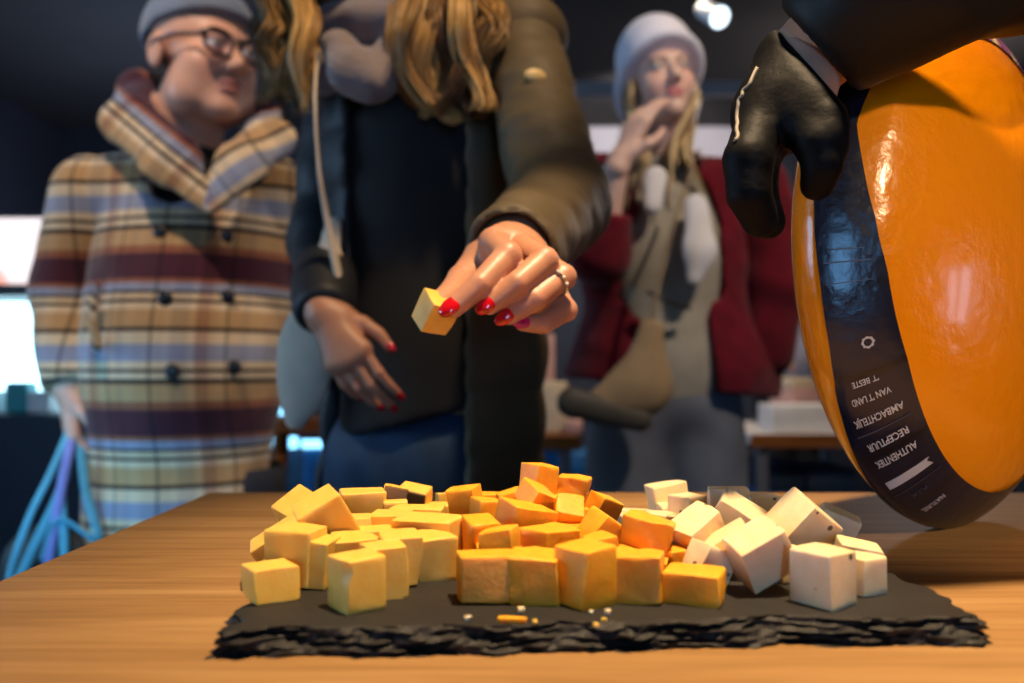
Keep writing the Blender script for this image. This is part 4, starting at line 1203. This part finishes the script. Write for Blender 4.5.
    for sx in (-1, 1):
        rim = []
        for k in range(28):
            t = 2 * PI * k / 28; cx_, cz = math.cos(t), math.sin(t)
            rim.append(T_(sx * .034 + .026 * math.copysign(abs(cx_) ** .7, cx_), -.108 + .006 * abs(cx_), .000 + .020 * math.copysign(abs(cz) ** .75, cz)))
        gl.tube(rim, .0036 * s, n=8, closed=True); lens.append(rim)
        gl.tube([T_(sx * .060, -.103, .008), T_(sx * .085, -.05, .010), T_(sx * .088, .01, .010), T_(sx * .086, .025, -.004)], .0036 * s, n=8)
    gl.tube([T_(-.009, -.110, .006), T_(0, -.113, .008), T_(.009, -.110, .006)], .002 * s, n=8)
    go = gl.build('glasses', MT['frame'], r, True)
    for rim in lens:
        MB().add(rim, [tuple(range(len(rim)))]).build('lens', MT['lens'], go)
    # short hair under the cap
    G = Field(hc - .2, hc + .2, .004)
    G.ell(T_(0, .022, .020), np.array((.081, .096, .084)) * s, M, 0); G.plane(T_(0, .0, .0), M @ np.array((0, -1, -.0))); G.plane(T_(0, 0, -.05), M @ np.array((0, .25, -1)))
    G.build('hair', M_('short_brown_hair', rgb('4a3526'), .7, var=.3, vscale=90, bump=.6, bscale=250), r)
    shoes(r, [(-.755, Y + .06), (-.555, Y + .06)])
    return wl
MWL = man()
# his shopping bag with blue webbing
hb_ = W(72, 425, 1.56)
bg = empty('shopping_bag', (hb_.x, hb_.y, .22), 'dark shopping bag with teal and lilac webbing handles hanging from the man\'s hand', 'bag')
f = Field((hb_.x - .24, hb_.y - .1, .2), (hb_.x + .16, hb_.y + .1, .72), .008)
f.rc((hb_.x - .03, hb_.y, .36), (hb_.x - .03, hb_.y, .58), .135, .105, .04, flat=((0, 1, 0), .45)); f.wrinkle(.010, 26, 6)
f.plane((0, 0, .24), (0, 0, -1)); f.build('bag_body', MT['bagdark'], bg)
Yb = hb_.y
for pts, mt in (([(74, 418), (52, 470), (28, 520), (8, 580), (0, 640)], 'teal'), ([(74, 418), (64, 480), (30, 555), (12, 600), (4, 660)], 'teal'), ([(76, 420), (66, 465), (54, 530), (42, 600)], 'lilac'), ([(76, 420), (62, 480), (64, 540), (66, 600)], 'teal'), ([(78, 420), (86, 490), (98, 540), (60, 520), (44, 560)], 'teal')):
    MB().tube(spline([W(a, b, Yb - .072 * min(1, i / 1.5)) for i, (a, b) in enumerate(pts)], 30), .0085, n=8, flat=.35).build('handle', MT[mt], bg, True)

# ================================================================== woman in the beanie
def beanie_woman():
    Y = 2.02
    feet = (.36, Y + .05, 0)
    r = empty('person', feet, 'woman in a white knitted beanie and burgundy plush coat holding a hand to her mouth', 'person')
    skin = SK['fair']; M = rotm(R(8), R(-2), R(-6)); hc = np.array(W(660, 80, Y)); s = .98
    nk = np.array(W(668, 165, Y + .05))
    parts = [head_mesh(hc, M, s, skin=skin, h=.0032, neck_to=nk, lips=(.55, .12, .14))]
    sl, sr = np.array(W(758, 188, Y + .06)), np.array(W(592, 182, Y + .05))
    er, wr = np.array(W(600, 256, Y - .10)), np.array(W(620, 160, Y - .16))
    el, wl = np.array(W(778, 285, Y + .04)), np.array(W(768, 352, Y + .04))
    B = Field((.05, Y - .35, 0), (.75, Y + .35, 1.6), .01)
    B.rc(nk, nk + np.array((0, 0, .06)), .052, .05, .03)
    B.ell((.385, Y + .06, 1.22), (.14, .09, .2), None, .03); B.ell((.385, Y + .06, .95), (.13, .1, .18), None, .05)
    B.chain([sl, el, wl], [.045, .035, .025], .03); B.chain([sr, er, wr], [.045, .035, .025], .03)
    for x in (-.085, .085): B.chain([(.385 + x, Y + .05, .86), (.385 + x, Y + .04, .46), (.385 + x, Y + .06, .07)], [.08, .05, .036], .04)
    parts.append(body_mesh(B, skin))
    d = np.array(W(648, 98, Y - .14)) - wr; d /= np.linalg.norm(d)
    bk = np.array((-.75, -.65, .15)); bk -= d * (bk @ d); bk /= np.linalg.norm(bk); x = np.cross(d, bk); x = x if x[2] > -5 and x[1] < 0 else -x
    H, _ = hand_pts(wr, np.stack([x, d, bk], 1), (12, 20, 16), .9, s=1.10, thumb=.6)
    parts.append(hand_mesh(H, skin, .0026))
    d = np.array((-.35, -.5, -.8)); d /= np.linalg.norm(d); bk = np.array((.8, -.5, 0)); bk -= d * (bk @ d); bk /= np.linalg.norm(bk); x = np.cross(d, bk); x = x if x[0] < 0 else -x
    H2, _ = hand_pts(wl, np.stack([x, d, bk], 1), (25, 35, 25), .5, s=.9, thumb=.4)
    parts.append(hand_mesh(H2, skin, .003))
    V, Q, C = join(parts); mk('body', V, Q, MT['skin'], r, True, C)
    T_ = lambda *p: hc + M @ (np.array(p) * s)
    # beanie: crown and turned-up brim
    G = Field(hc - .2, hc + .24, .004)
    G.ell(T_(0, .022, .062), np.array((.098, .118, .108)) * s, M, .01)
    G.ell(T_(0, .022, .040), np.array((.080, .099, .088)) * s, M, 0, True)
    G.plane(T_(0, -.10, .058), M @ np.array((0, -.62, -1))); be = G.build('beanie', MT['beanie'], r)
    br = MB(); rim = []
    for k in range(40):
        t = 2 * PI * k / 40; y = .012 + .112 * math.sin(t)
        rim.append(T_(.094 * math.cos(t), y, .058 - (y + .10) * .60 + .012))
    br.tube(rim, .021 * s, n=12, closed=True, flat=.62, up=(0, 0, 1)); br.build('beanie_brim', MT['beanie'], be, True)
    # hair
    hb = MB(); A, Bc = rgb('8a6a44'), rgb('d9bd8c')
    for i in range(46):
        sx = 1 if i % 3 else -1; u = random.random()
        ex = (668 + 42 * u) if sx > 0 else (628 + 26 * u); ey = 150 + 68 * random.random()
        Ye = Y - .10 + .12 * random.random()
        lock(hb, [T_(sx * .070, .0 + .04 * u, .02), T_(sx * .082, -.02 + .04 * u, -.06), W((ex + 672) / 2, 150, Ye + .02) if sx > 0 else W(636 + 10 * u, 150, Ye + .02), W(ex, ey, Ye)], random.uniform(.007, .012), .006, 1.5, i, n=16, col=hcol(A, Bc))
    hb.build('hair', MT['hair'], r, True, col=True)
    # knitted vest and shirt
    T = Field((.15, Y - .25, .75), (.62, Y + .3, 1.5), .007)
    T.ell((.385, Y + .05, 1.22), (.155, .12, .22), None, .03); T.ell((.385, Y + .05, .96), (.15, .125, .2), None, .05); T.rc(nk + np.array((0, 0, -.08)), nk + np.array((0, 0, -.02)), .09, .066, .03)
    T.wrinkle(.005, 36, 7); T.plane((0, 0, .82), (0, 0, -1)).build('vest', MT['vest'], r)
    for pts, rad in (([(655, 178, Y - .085), (652, 205, Y - .10)], [.03, .022]), ([(697, 205, Y - .11), (700, 250, Y - .125), (694, 278, Y - .125)], [.028, .036, .02])):
        G = Field((.25, Y - .2, 1.05), (.6, Y + .05, 1.5), .006); G.chain([np.array(W(*p)) for p in pts], rad, .02, flat=((0, 1, 0), .5)); G.wrinkle(.004, 60, 3); G.build('white_shirt', MT['shirt'], r)
    MB().tube(spline([W(648, 292, Y - .105), W(665, 300, Y - .125), W(690, 308, Y - .11)], 12), .009, n=8, flat=.5).build('belt', MT['blackmetal'], r, True)
    # plush coat, open, flaring
    K = Field((.04, Y - .3, .78), (.90, Y + .4, 1.56), .007)
    K.ell((.385, Y + .08, 1.26), (.215, .145, .22), None, .05); K.rc((.39, Y + .09, 1.15), (.405, Y + .10, .96), .20, .275, .06, flat=((0, 1, 0), .72))
    K.rc(nk + np.array((-.02, .03, -.06)), sr, .085, .07, .04); K.rc(nk + np.array((.03, .03, -.06)), sl, .085, .07, .04)
    K.wrinkle(.008, 26, 11); K.wrinkle(.004, 70, 12)
    K.ell((.385, Y + .055, 1.20), (.165, .128, .30), None, .01, True); K.ell((.385, Y + .055, .94), (.17, .135, .2), None, .01, True)
    K.rc(nk, nk + np.array((0, -.02, .1)), .08, .09, .01, True)
    for z in np.arange(.8, 1.56, .04):
        t = (1.42 - z) / .5; K.box((.38 + .012 * t, Y - .2, z), (.055 + .032 * t, .24, .03), None, .01, .01, True)
    K.plane((0, 0, .955), (-.10, 0, -1)); K.build('plush_coat', MT['burgundy'], r)
    S = Field(np.minimum(el, wl) - .13, np.maximum(sl, el) + .13, .007); S.rc(sl, el, .078, .075, .03); S.rc(el, wl, .075, .062, .03); S.wrinkle(.006, 40, 13); S.build('coat_sleeve', MT['burgundy'], r)
    S = Field(np.minimum(np.minimum(er, wr), sr) - .13, np.maximum(sr, er) + .13, .007); S.rc(sr, er, .072, .066, .03); c_ = er + (wr - er) * .42; S.rc(er, c_, .066, .058, .03); S.wrinkle(.006, 40, 14)
    d = (wr - er) / np.linalg.norm(wr - er); S.plane(c_ + d * .01, d); S.build('coat_sleeve', MT['burgundy'], r)
    # wide jeans
    J = Field((.1, Y - .25, .03), (.75, Y + .35, .95), .009)
    J.ell((.385, Y + .06, .88), (.165, .125, .12), None, .04)
    for x, w in ((-.10, -.16), (.09, .13)): J.chain([(.385 + x * .9, Y + .05, .86), (.385 + x * 1.1, Y + .04, .48), (.385 + w, Y + .05, .06)], [.105, .11, .125], .03)
    J.wrinkle(.007, 34, 17).build('jeans', MT['jeans2'], r)
    shoes(r, [(.24, Y + .04), (.52, Y + .04)])
beanie_woman()
# her tan shoulder bag
tbg = empty('shoulder_bag', W(620, 425, 1.86), 'tan shoulder bag hanging in front of the woman in the white beanie', 'bag')
f = Field(W(560, 432, 1.86) - Vector((.02, .12, .02)), W(690, 300, 1.86) + Vector((.02, .12, .05)), .006)
f.chain([np.array(W(*p)) for p in ((652, 330, 1.84), (642, 385, 1.84), (605, 405, 1.84))], [.03, .055, .045], .04, flat=((0, 1, 0), .5)); f.wrinkle(.005, 40, 5)
f.build('bag_body', MT['tan'], tbg)
f = Field(W(550, 440, 1.82) - Vector((.03, .1, .03)), W(660, 370, 1.9) + Vector((.02, .1, .03)), .006)
f.chain([np.array(W(*p)) for p in ((572, 402, 1.83), (640, 420, 1.83))], [.035, .028], .03, flat=((0, 1, 0), .6)); f.wrinkle(.003, 40, 9)
f.build('bag_flap', M_('grey_brown_leather', rgb('4a443c'), .6, var=.15), tbg)
MB().tube(spline([W(690, 175, 1.86), W(672, 230, 1.845), W(655, 300, 1.84), W(648, 345, 1.84)], 24), [.010] * 24, n=10, flat=.4, up=(1, 0, 0)).build('strap', MT['tan'], tbg, True)

# ================================================================== seller's gloved arm over the wheel
def seller():
    r = empty('person', (.79, .95, 0), 'seller in black jacket and black glove resting one arm over the cheese wheel', 'person')
    skin = SK['light']
    wr = np.array(W(800, 66, 0.471)); md = np.array(W(905, -28, .440)); el = np.array(W(1150, -92, .462)); sh = np.array((.58, .76, 1.32)); ax_, ay_ = .79, .95
    P_ = lambda *t: [np.array(W(a, b, y)) for a, b, y in t]
    H = {'index': (P_((762, 118, 0.451), (748, 160, 0.434), (749, 194, 0.432), (760, 220, 0.438)), [.0138, .0128, .0118, .0098]),
         'middle': (P_((772, 124, 0.466), (754, 166, 0.450), (757, 200, 0.450), (768, 222, 0.456)), [.0138, .0128, .0118, .0098]),
         'ring': (P_((800, 122, 0.438), (818, 144, 0.426), (822, 166, 0.424), (817, 184, 0.428)), [.0130, .0115, .0102, .0090]),
         'pinky': (P_((808, 116, 0.444), (824, 132, 0.431), (828, 150, 0.428), (824, 168, 0.430)), [.0125, .0110, .0098, .0086]),
         'thumb': (P_((798, 94, 0.454), (814, 108, 0.436), (826, 120, 0.428), (830, 134, 0.424)), [.0155, .0130, .0112, .0095]),
         'wrist': (P_((835, 38, 0.464), (800, 66, 0.471)), [.025, .024])}
    Hs = {k: (v[0], [x * .62 for x in v[1]]) for k, v in H.items()}
    B = Field(np.minimum(wr, el) - .12, sh + .25, .008)
    B.chain([sh, el, md, wr], [.048, .036, .028, .024], .03)
    # torso, head and legs stand outside the picture to the right
    B.ell((ax_, ay_, 1.22), (.16, .11, .24), None, .04); B.rc((ax_, ay_, 1.22), sh, .09, .05, .04)
    B2 = Field((.5, .7, 0), (1.1, 1.2, 1.5), .012); B2.ell((ax_, ay_, 1.22), (.16, .11, .24), None, .04); B2.ell((ax_, ay_, .95), (.15, .11, .18), None, .05); B2.rc((ax_, ay_, 1.4), (ax_, ay_, 1.5), .056, .056, .03)
    for x in (-.09, .09): B2.chain([(ax_ + x, ay_, .86), (ax_ + x, ay_ - .01, .46), (ax_ + x, ay_ + .01, .07)], [.085, .055, .038], .04)
    V, Q, C = join([body_mesh(B, skin), body_mesh(B2, skin), hand_mesh(Hs, skin, .003), head_mesh((ax_, ay_ - .02, 1.62), rotm(R(-40)), 1.0, fem=False, skin=skin, h=.004)])
    mk('body', V, Q, MT['skin'], r, True, C)
    V, Q, _ = hand_mesh(H, skin, .0024, palm=[(W(782, 104, 0.459), .022), (W(804, 104, 0.461), .023), (W(766, 116, 0.456), .016), (W(810, 100, 0.448), .015)], k=.012, cut=(wr + (md - wr) / np.linalg.norm(md - wr) * .004, (md - wr)))
    gl = mk('glove', V, Q, MT['glove'], r)                       # ends short of the sleeve so a band of wrist shows
    d_ = V - np.array((0, 0, ZC)); dep = d_[:, 1] * CP + d_[:, 2] * SP
    sx_, sy_ = CX + FPX * d_[:, 0] / dep, CY - FPX * (d_[:, 2] * CP - d_[:, 1] * SP) / dep
    seam = []
    for t in np.linspace(0, 1, 14):                               # stitched edge along the outer side of the glove
        yy = 66 + 74 * t; row = np.abs(sy_ - yy) < 2.5
        left = sx_[row].min() + 5
        m_ = row & (np.abs(sx_ - left) < 3); q = V[m_][V[m_][:, 1].argmin()]
        seam.append(q + np.array((0, -.0006, 0)))
    MB().tube(spline(seam, 40), .0011, n=8).build('seam', MT['trim'], gl, True)
    # jacket sleeve
    S = Field(np.minimum(np.minimum(wr, el), sh) - .12, np.maximum(np.maximum(wr, el), sh) + .14, .004)
    dw = (wr - md) / np.linalg.norm(wr - md)
    S.rc(sh, el, .075, .058, .03); S.rc(el, md, .055, .040, .03); S.rc(md, wr - dw * .02, .040, .036, .03); S.wrinkle(.0035, 60, 2, stretch=(.6, 1, 2)); S.wrinkle(.002, 130, 3)
    S.plane(wr - dw * .012, dw, .008)
    S.rc(wr + dw * .05, wr - dw * .005, .0255, .0255, 0, True); S.build('jacket_sleeve', MT['sleeve'], r)
    J = Field((.5, .72, .72), (1.1, 1.22, 1.52), .01); J.ell((ax_, ay_, 1.23), (.20, .15, .25), None, .05); J.ell((ax_, ay_, .97), (.19, .15, .22), None, .06); J.rc((ax_, ay_, 1.2), sh, .12, .07, .05); J.wrinkle(.006, 30, 3)
    J.build('jacket', MT['sleeve'], r)
    T = Field((.5, .75, .05), (1.1, 1.2, .95), .012)
    for x in (-.09, .09): T.chain([(ax_ + x, ay_, .86), (ax_ + x, ay_ - .01, .46), (ax_ + x, ay_ + .01, .08)], [.11, .08, .06], .04)
    T.build('trousers', MT['dark'], r); shoes(r, [(ax_ - .09, .97), (ax_ + .09, .97)])
seller()
# ================================================================== far things
# lit cooler at the far left
def box_part(name, lo, hi, mat, parent, bev=.004): return MB().box(lo, hi, bev=bev).build(name, mat, parent)
cY = 3.6
kx0, kx1 = W(-260, 300, cY).x, W(128, 300, cY).x
ck = empty('display_cooler', ((kx0 + kx1) / 2, cY + .3, 0), 'brightly lit display cooler behind the man at the far left', 'cooler')
zt = W(0, 213, cY).z; zm1, zm0 = W(0, 284, cY).z, W(0, 296, cY).z; zb = W(0, 415, cY).z
box_part('base', (kx0, cY, 0), (kx1, cY + .6, zb), MT['navybox'], ck)
box_part('back_panel', (kx0, cY + .55, zb), (kx1, cY + .6, zt), MT['blackmetal'], ck)
for x in (kx0, kx1 - .04): box_part('side_panel', (x, cY, zb), (x + .04, cY + .55, zt), MT['blackmetal'], ck)
box_part('shelf', (kx0 + .04, cY, zm0), (kx1 - .04, cY + .55, zm1), MT['blackmetal'], ck)
box_part('backlit_sign', (kx0 + .04, cY + .01, zm1), (kx1 - .04, cY + .05, zt - .02), MT['e_sign'], ck, 0)
box_part('light_panel', (kx0 + .04, cY + .40, zb), (kx1 - .04, cY + .44, zm0), MT['e_case'], ck, 0)
box_part('top_panel', (kx0, cY, zt - .02), (kx1, cY + .6, zt), MT['blackmetal'], ck)
for i, (px, py, w, h, mt, lb) in enumerate(((22, 365, .10, .14, 'turq', 'turquoise pack standing in the lit cooler'), (-10, 385, .12, .10, 'packw', 'white pack at the left of the turquoise pack in the cooler'), (44, 396, .10, .10, 'packw', 'white pack at the right of the turquoise pack in the cooler'))):
    p = W(px, py, cY + .16)
    m = MB().box((p.x - w / 2, p.y - .05, zb + .001), (p.x + w / 2, p.y + .05, zb + h), bev=.012)
    o = mk('food_pack', m.V, m.F, MT[mt], None, False, loc=(p.x, p.y, zb)); tag(o, lb, 'pack')

# dark stand with blue light strips between the man and the woman
sY = 2.6
st = empty('lit_stand', (W(290, 430, sY).x, sY, 0), 'dark stand with glowing blue light strips seen between the man and the tote bag', 'stand')
a, b = W(270, 480, sY).x, W(345, 480, sY).x
box_part('cabinet', (a - .05, sY + .02, 0), (b + .02, sY + .30, W(0, 452, sY).z), MT['navybox'], st)
for (x0, x1, y0, y1) in ((273, 283, 402, 448), (280, 297, 437, 448), (302, 328, 440, 448)):
    p, q = W(x0, y1, sY), W(x1, y0, sY)
    box_part('light_strip', (p.x, sY - .01, p.z), (q.x, sY + .012, q.z), MT['e_blue'], st, .002)
for (x0, x1) in ((271, 282), (303, 327)):
    p, q = W(x0, 560, sY), W(x1, 450, sY)
    box_part('blue_panel', (p.x, sY, p.z), (q.x, sY + .015, q.z), MT['bluebox'], st, .002)
p = W(298, 450, 2.45)
sl_ = empty('wooden_stool', (p.x, 2.33, 0), 'wooden stool in front of the stand with blue light strips', 'stool')
zs = W(0, 425, 2.45).z
MB().cyl((p.x + .06, 2.33, zs), (p.x + .06, 2.33, zs + .03), .15, n=32).build('seat', MT['wood2'], sl_)
for ang in range(4):
    t = R(45 + 90 * ang + 12); MB().cyl((p.x + .06 + .17 * math.cos(t), 2.33 + .17 * math.sin(t), 0), (p.x + .06 + .10 * math.cos(t), 2.33 + .10 * math.sin(t), zs), .016, .018).build('leg', MT['wood2'], sl_)

def small_table(name, label, x0, x1, y0, y1, z, top, legm):
    t = empty(name, ((x0 + x1) / 2, (y0 + y1) / 2, 0), label, 'table')
    box_part('tabletop', (x0, y0, z - .04), (x1, y1, z), MT[top], t)
    box_part('edge_band', (x0 - .006, y0 - .008, z - .05), (x1 + .006, y0, z - .0), MT['wood2'], t, .002)
    for x in (x0 + .05, x1 - .05):
        for y in (y0 + .05, y1 - .05): box_part('leg', (x - .02, y - .02, 0), (x + .02, y + .02, z - .04), MT[legm], t)
def thing_box(name, label, cat, c, s, mat, rot=0, group=None, bev=.006, lid=None):
    m = MB().box((-s[0] / 2, -s[1] / 2, 0), (s[0] / 2, s[1] / 2, s[2]), bev=bev)
    o = mk(name, m.V, m.F, MT[mat]); o.location = c; o.rotation_euler = (0, 0, R(rot)); tag(o, label, cat, group)
    if lid:
        q = MB().box((-s[0] / 2 - .004, -s[1] / 2 - .004, s[2] * .82), (s[0] / 2 + .004, s[1] / 2 + .004, s[2] + .004), bev=.003); l = mk('lid', q.V, q.F, MT[lid]); l.parent = o
    return o
# table right of the beanie woman
rY = 3.1
z1 = W(0, 434, rY).z
small_table('side_table', 'white-topped side table with wooden edge behind the beanie woman, beside the wheel', W(752, 430, rY).x, W(905, 430, rY).x, rY, rY + .7, z1, 'whitetop', 'metal')
p = W(795, 420, rY + .12); thing_box('storage_box', 'low white storage box at the front of the white-topped side table', 'box', (p.x + .01, rY + .12, z1 + .001), (.26, .16, .105), 'whitetop', 3)
p = W(798, 400, rY + .3); thing_box('cardboard_box', 'pale pink cardboard box behind the low white box on the side table', 'box', (p.x, rY + .34, z1 + .001), (.13, .18, .20), 'pinkbox', 12, lid='parcel')
p = W(772, 395, rY + .5); thing_box('paper_bag', 'black paper bag standing behind the pink cardboard box', 'bag', (p.x, rY + .55, z1 + .001), (.10, .10, .26), 'blackmetal', 5)
p = W(776, 470, rY + .3); thing_box('storage_crate', 'blue storage crate under the white-topped side table, left one', 'crate', (p.x - .02, rY + .3, 0), (.16, .3, .58), 'bluebox', 0, lid='navybox')
p = W(815, 470, rY + .3); thing_box('storage_crate', 'blue storage crate under the white-topped side table, right one', 'crate', (p.x + .01, rY + .3, 0), (.18, .3, .56), 'bluebox', 0, lid='navybox')
# table left of the beanie woman
lY = 3.0
z2 = W(0, 436, lY).z
small_table('side_table', 'dark wooden side table behind the reaching woman, left of the beanie woman', W(515, 430, lY).x, W(580, 430, lY).x, lY, lY + .6, z2, 'wood2', 'metal')
p = W(551, 410, lY + .15); thing_box('paper_parcel', 'cream paper parcel standing on the dark wooden side table', 'parcel', (p.x, lY + .2, z2 + .001), (.11, .12, .19), 'parcel', 10)
p = W(574, 430, lY + .1); thing_box('paper_packet', 'low tan paper packet at the right end of the dark wooden side table', 'parcel', (p.x, lY + .1, z2 + .001), (.06, .08, .05), 'pinkbox', -8)
p = W(548, 380, lY + .3); thing_box('cardboard_box', 'tall pink carton behind the cream parcel on the dark wooden side table', 'box', (p.x - .01, lY + .42, z2 + .001), (.08, .10, .38), 'pinkbox', 0)
p = W(560, 470, lY + .3); thing_box('storage_crate', 'blue storage crate under the dark wooden side table', 'crate', (p.x + .06, lY + .4, 0), (.24, .25, .62), 'bluebox', 0, lid='bluebox')

# bystander seen through the gap under the glove
def bystander():
    Y = 4.3
    c = W(792, 190, Y)
    r = empty('person', (c.x, Y, 0), 'distant bystander in a pale lilac jacket glimpsed between the glove and the cheese wheel', 'person')
    skin = SK['light']; x = c.x; hd = (x + .03, Y - .02, 1.69)
    B = Field((x - .35, Y - .3, 0), (x + .35, Y + .3, 1.75), .014)
    B.ell((x, Y, 1.3), (.15, .1, .22), None, .04); B.ell((x, Y, 1.0), (.14, .1, .16), None, .05); B.rc((x, Y, 1.45), (x + .03, Y, 1.6), .055, .05, .03)
    for s in (-1, 1):
        B.chain([(x + s * .16, Y, 1.42), (x + s * .2, Y - .02, 1.15), (x + s * .15, Y - .16, 1.02)], [.045, .036, .026], .03)
        B.chain([(x + s * .08, Y, .9), (x + s * .09, Y, .46), (x + s * .09, Y, .07)], [.08, .05, .036], .04)
    parts = [body_mesh(B, skin), head_mesh(hd, rotm(R(10)), .98, skin=skin, h=.005)]
    for s in (-1, 1):
        d = np.array((-s * .4, -.8, -.2)); d /= np.linalg.norm(d); bk = np.array((0, 0, 1.)); bk -= d * (bk @ d); bk /= np.linalg.norm(bk)
        H, _ = hand_pts((x + s * .15, Y - .17, 1.015), np.stack([np.cross(d, bk), d, bk], 1), s=.9); parts.append(hand_mesh(H, skin, .005))
    V, Q, C = join(parts); mk('body', V, Q, MT['skin'], r, True, C)
    K = Field((x - .4, Y - .3, .8), (x + .4, Y + .3, 1.6), .012)
    K.ell((x, Y, 1.3), (.19, .14, .24), None, .05); K.ell((x, Y, 1.02), (.19, .14, .2), None, .06)
    for s in (-1, 1): K.chain([(x + s * .16, Y, 1.43), (x + s * .21, Y - .02, 1.15), (x + s * .165, Y - .13, 1.04)], [.065, .055, .048], .03)
    K.wrinkle(.006, 30, 5).build('jacket', MT['redshirt'], r)
    T = Field((x - .3, Y - .2, .05), (x + .3, Y + .2, .95), .014)
    for s in (-1, 1): T.chain([(x + s * .08, Y, .9), (x + s * .09, Y, .46), (x + s * .09, Y, .08)], [.11, .08, .06], .04)
    T.build('trousers', MT['dark'], r); shoes(r, [(x - .09, Y + .02), (x + .09, Y + .02)])
    hb = MB()
    for i in range(30):
        a = 2 * PI * i / 30; sx, sy = math.sin(a), math.cos(a)
        if sy < -.6: continue
        h = np.array(hd); lock(hb, [h + (0.01 * sx, .02, .125), h + (.078 * sx, .02 + .1 * sy, .06), h + (.085 * sx, .03 + .1 * sy, -.06)], .014, .002, 1, i, n=10, col=rgb('5a4030'), tip=.8)
    hb.build('hair', MT['hair'], r, True, col=True)
bystander()

# ceiling beam, pale board on the back wall, spotlight
bY = 4.2
zb1, zb0 = W(0, 81, bY).z, W(0, 94, bY).z
tag(MB().box((W(560, 88, bY).x, bY, zb0), (X1, bY + .06, zb1), bev=.004).build('trim_1', MT['panel']), kind='structure')
bo = empty('wall_board', (W(640, 120, 5.6).x, 5.6, W(0, 165, 5.6).z), 'pale grey board on the far wall behind the woman in the beanie', 'board')
p, q = W(560, 165, Y1 - .05), W(735, 84, Y1 - .05)
box_part('panel', (p.x, Y1 - .05, p.z), (q.x, Y1 - .02, q.z), MT['panel'], bo)
m = MB()
for lo, hi in (((p.x - .03, p.z - .03), (q.x + .03, p.z)), ((p.x - .03, q.z), (q.x + .03, q.z + .03)), ((p.x - .03, p.z), (p.x, q.z)), ((q.x, p.z), (q.x + .03, q.z))): m.box((lo[0], Y1 - .055, lo[1]), (hi[0], Y1 - .01, hi[1]))
m.build('frame', MT['metal'], bo)
lp = W(712, 14, 3.0)
sp = empty('track_spotlight', (lp.x, 3.0, ZH), 'pale ceiling spotlight glowing bluish above the woman in the beanie', 'spotlight')
d = Vector((.35, -.75, -.55)).normalized(); c = lp
MB().cyl(c - d * .07, c + d * .05, .030, .040, n=28).build('lamp_housing', MT['packw'], sp)
MB().cyl(c + d * .0505, c + d * .056, .036, .036, n=28).build('lamp_lens', MT['e_lamp'], sp)
MB().tube([c - d * .03, c - d * .03 + Vector((0, 0, .05)), Vector((c.x - d.x * .03, 3.0, ZH - .02))], .010, n=10).build('stem', MT['packw'], sp)
MB().box((c.x - .06, 2.96, ZH - .025), (c.x + .05, 3.06, ZH - .001), bev=.003).build('mount', MT['packw'], sp)

# ================================================================== light
def lamp(typ, name, loc, tgt, power, col, size=.05, angle=60, blend=.4):
    l = bpy.data.lights.new(name, typ); l.energy = power; l.color = col
    if typ == 'SPOT': l.spot_size = R(angle); l.spot_blend = blend; l.shadow_soft_size = size
    elif typ == 'AREA': l.size = size
    else: l.shadow_soft_size = size
    o = bpy.data.objects.new(name, l); COL.objects.link(o); o.location = loc
    o.rotation_euler = (Vector(tgt) - Vector(loc)).to_track_quat('-Z', 'Y').to_euler(); return o
WARM = (1, .71, .41); WARM2 = (1, .82, .64)
lamp('SPOT', 'spot_over_table', (.27, .30, 2.4), (.17, .40, TZ), 238, WARM, .035, 42, 1.0)
lamp('SPOT', 'spot_front_right', (1.1, -.5, 1.7), (.38, .56, 1.05), 66, WARM, .03, 20, .4)
lamp('SPOT', 'spot_man', (-.55, .55, 2.6), (-.64, 1.6, 1.38), 80, WARM2, .05, 38, .7)
lamp('SPOT', 'spot_hair', (.25, .38, 2.6), (-.10, 1.0, 1.36), 95, WARM, .04, 22, .6)
lamp('SPOT', 'spot_cyan', (-1.35, -.6, .85), (-.78, 1.5, .78), 170, (.15, .55, 1), .08, 15, .7)
lamp('SPOT', 'spot_beanie', (1.05, .75, 2.6), (.4, 2.0, 1.2), 95, WARM2, .04, 60)
lamp('SPOT', 'spot_back', (.6, 3.2, 2.6), (.7, 3.4, .8), 60, WARM2, .06, 90)
lamp('POINT', 'fill_ceiling', (2.2, 4.4, 2.2), (0, 0, 0), 34, (1, .9, .88), .2)  # unseen fill, added to lift the dark ceiling
lamp('POINT', 'fill_left', (-2.0, 4.6, 1.6), (0, 0, 0), 45, (.5, .66, 1), .2)  # bluish fill added for the dark left background, not a fixture
lamp('SPOT', 'spot_wall', (.9, 4.6, 2.6), (.7, 6.2, 1.9), 130, (1, .95, .95), .06, 100)
w = bpy.data.worlds.new('World'); SC.world = w; w.use_nodes = True
w.node_tree.nodes['Background'].inputs[0].default_value = (.35, .45, .7, 1); w.node_tree.nodes['Background'].inputs[1].default_value = .03

# ================================================================== camera
cd = bpy.data.cameras.new('camera'); cam = bpy.data.objects.new('camera', cd); COL.objects.link(cam)
cd.sensor_width = 36; cd.lens = FPX / 1024 * 36; cd.clip_start = .02
cam.location = (0, 0, ZC); cam.rotation_euler = (PI / 2 + PITCH, 0, 0)
cd.dof.use_dof = True; cd.dof.focus_distance = .455; cd.dof.aperture_fstop = (cd.lens / 1000) / .0060
cd.dof.aperture_blades = 9
SC.camera = cam
vs = SC.view_settings; vs.view_transform = 'Standard'; vs.look = 'None'; vs.gamma = 1; vs.use_curve_mapping = False; vs.exposure = 0
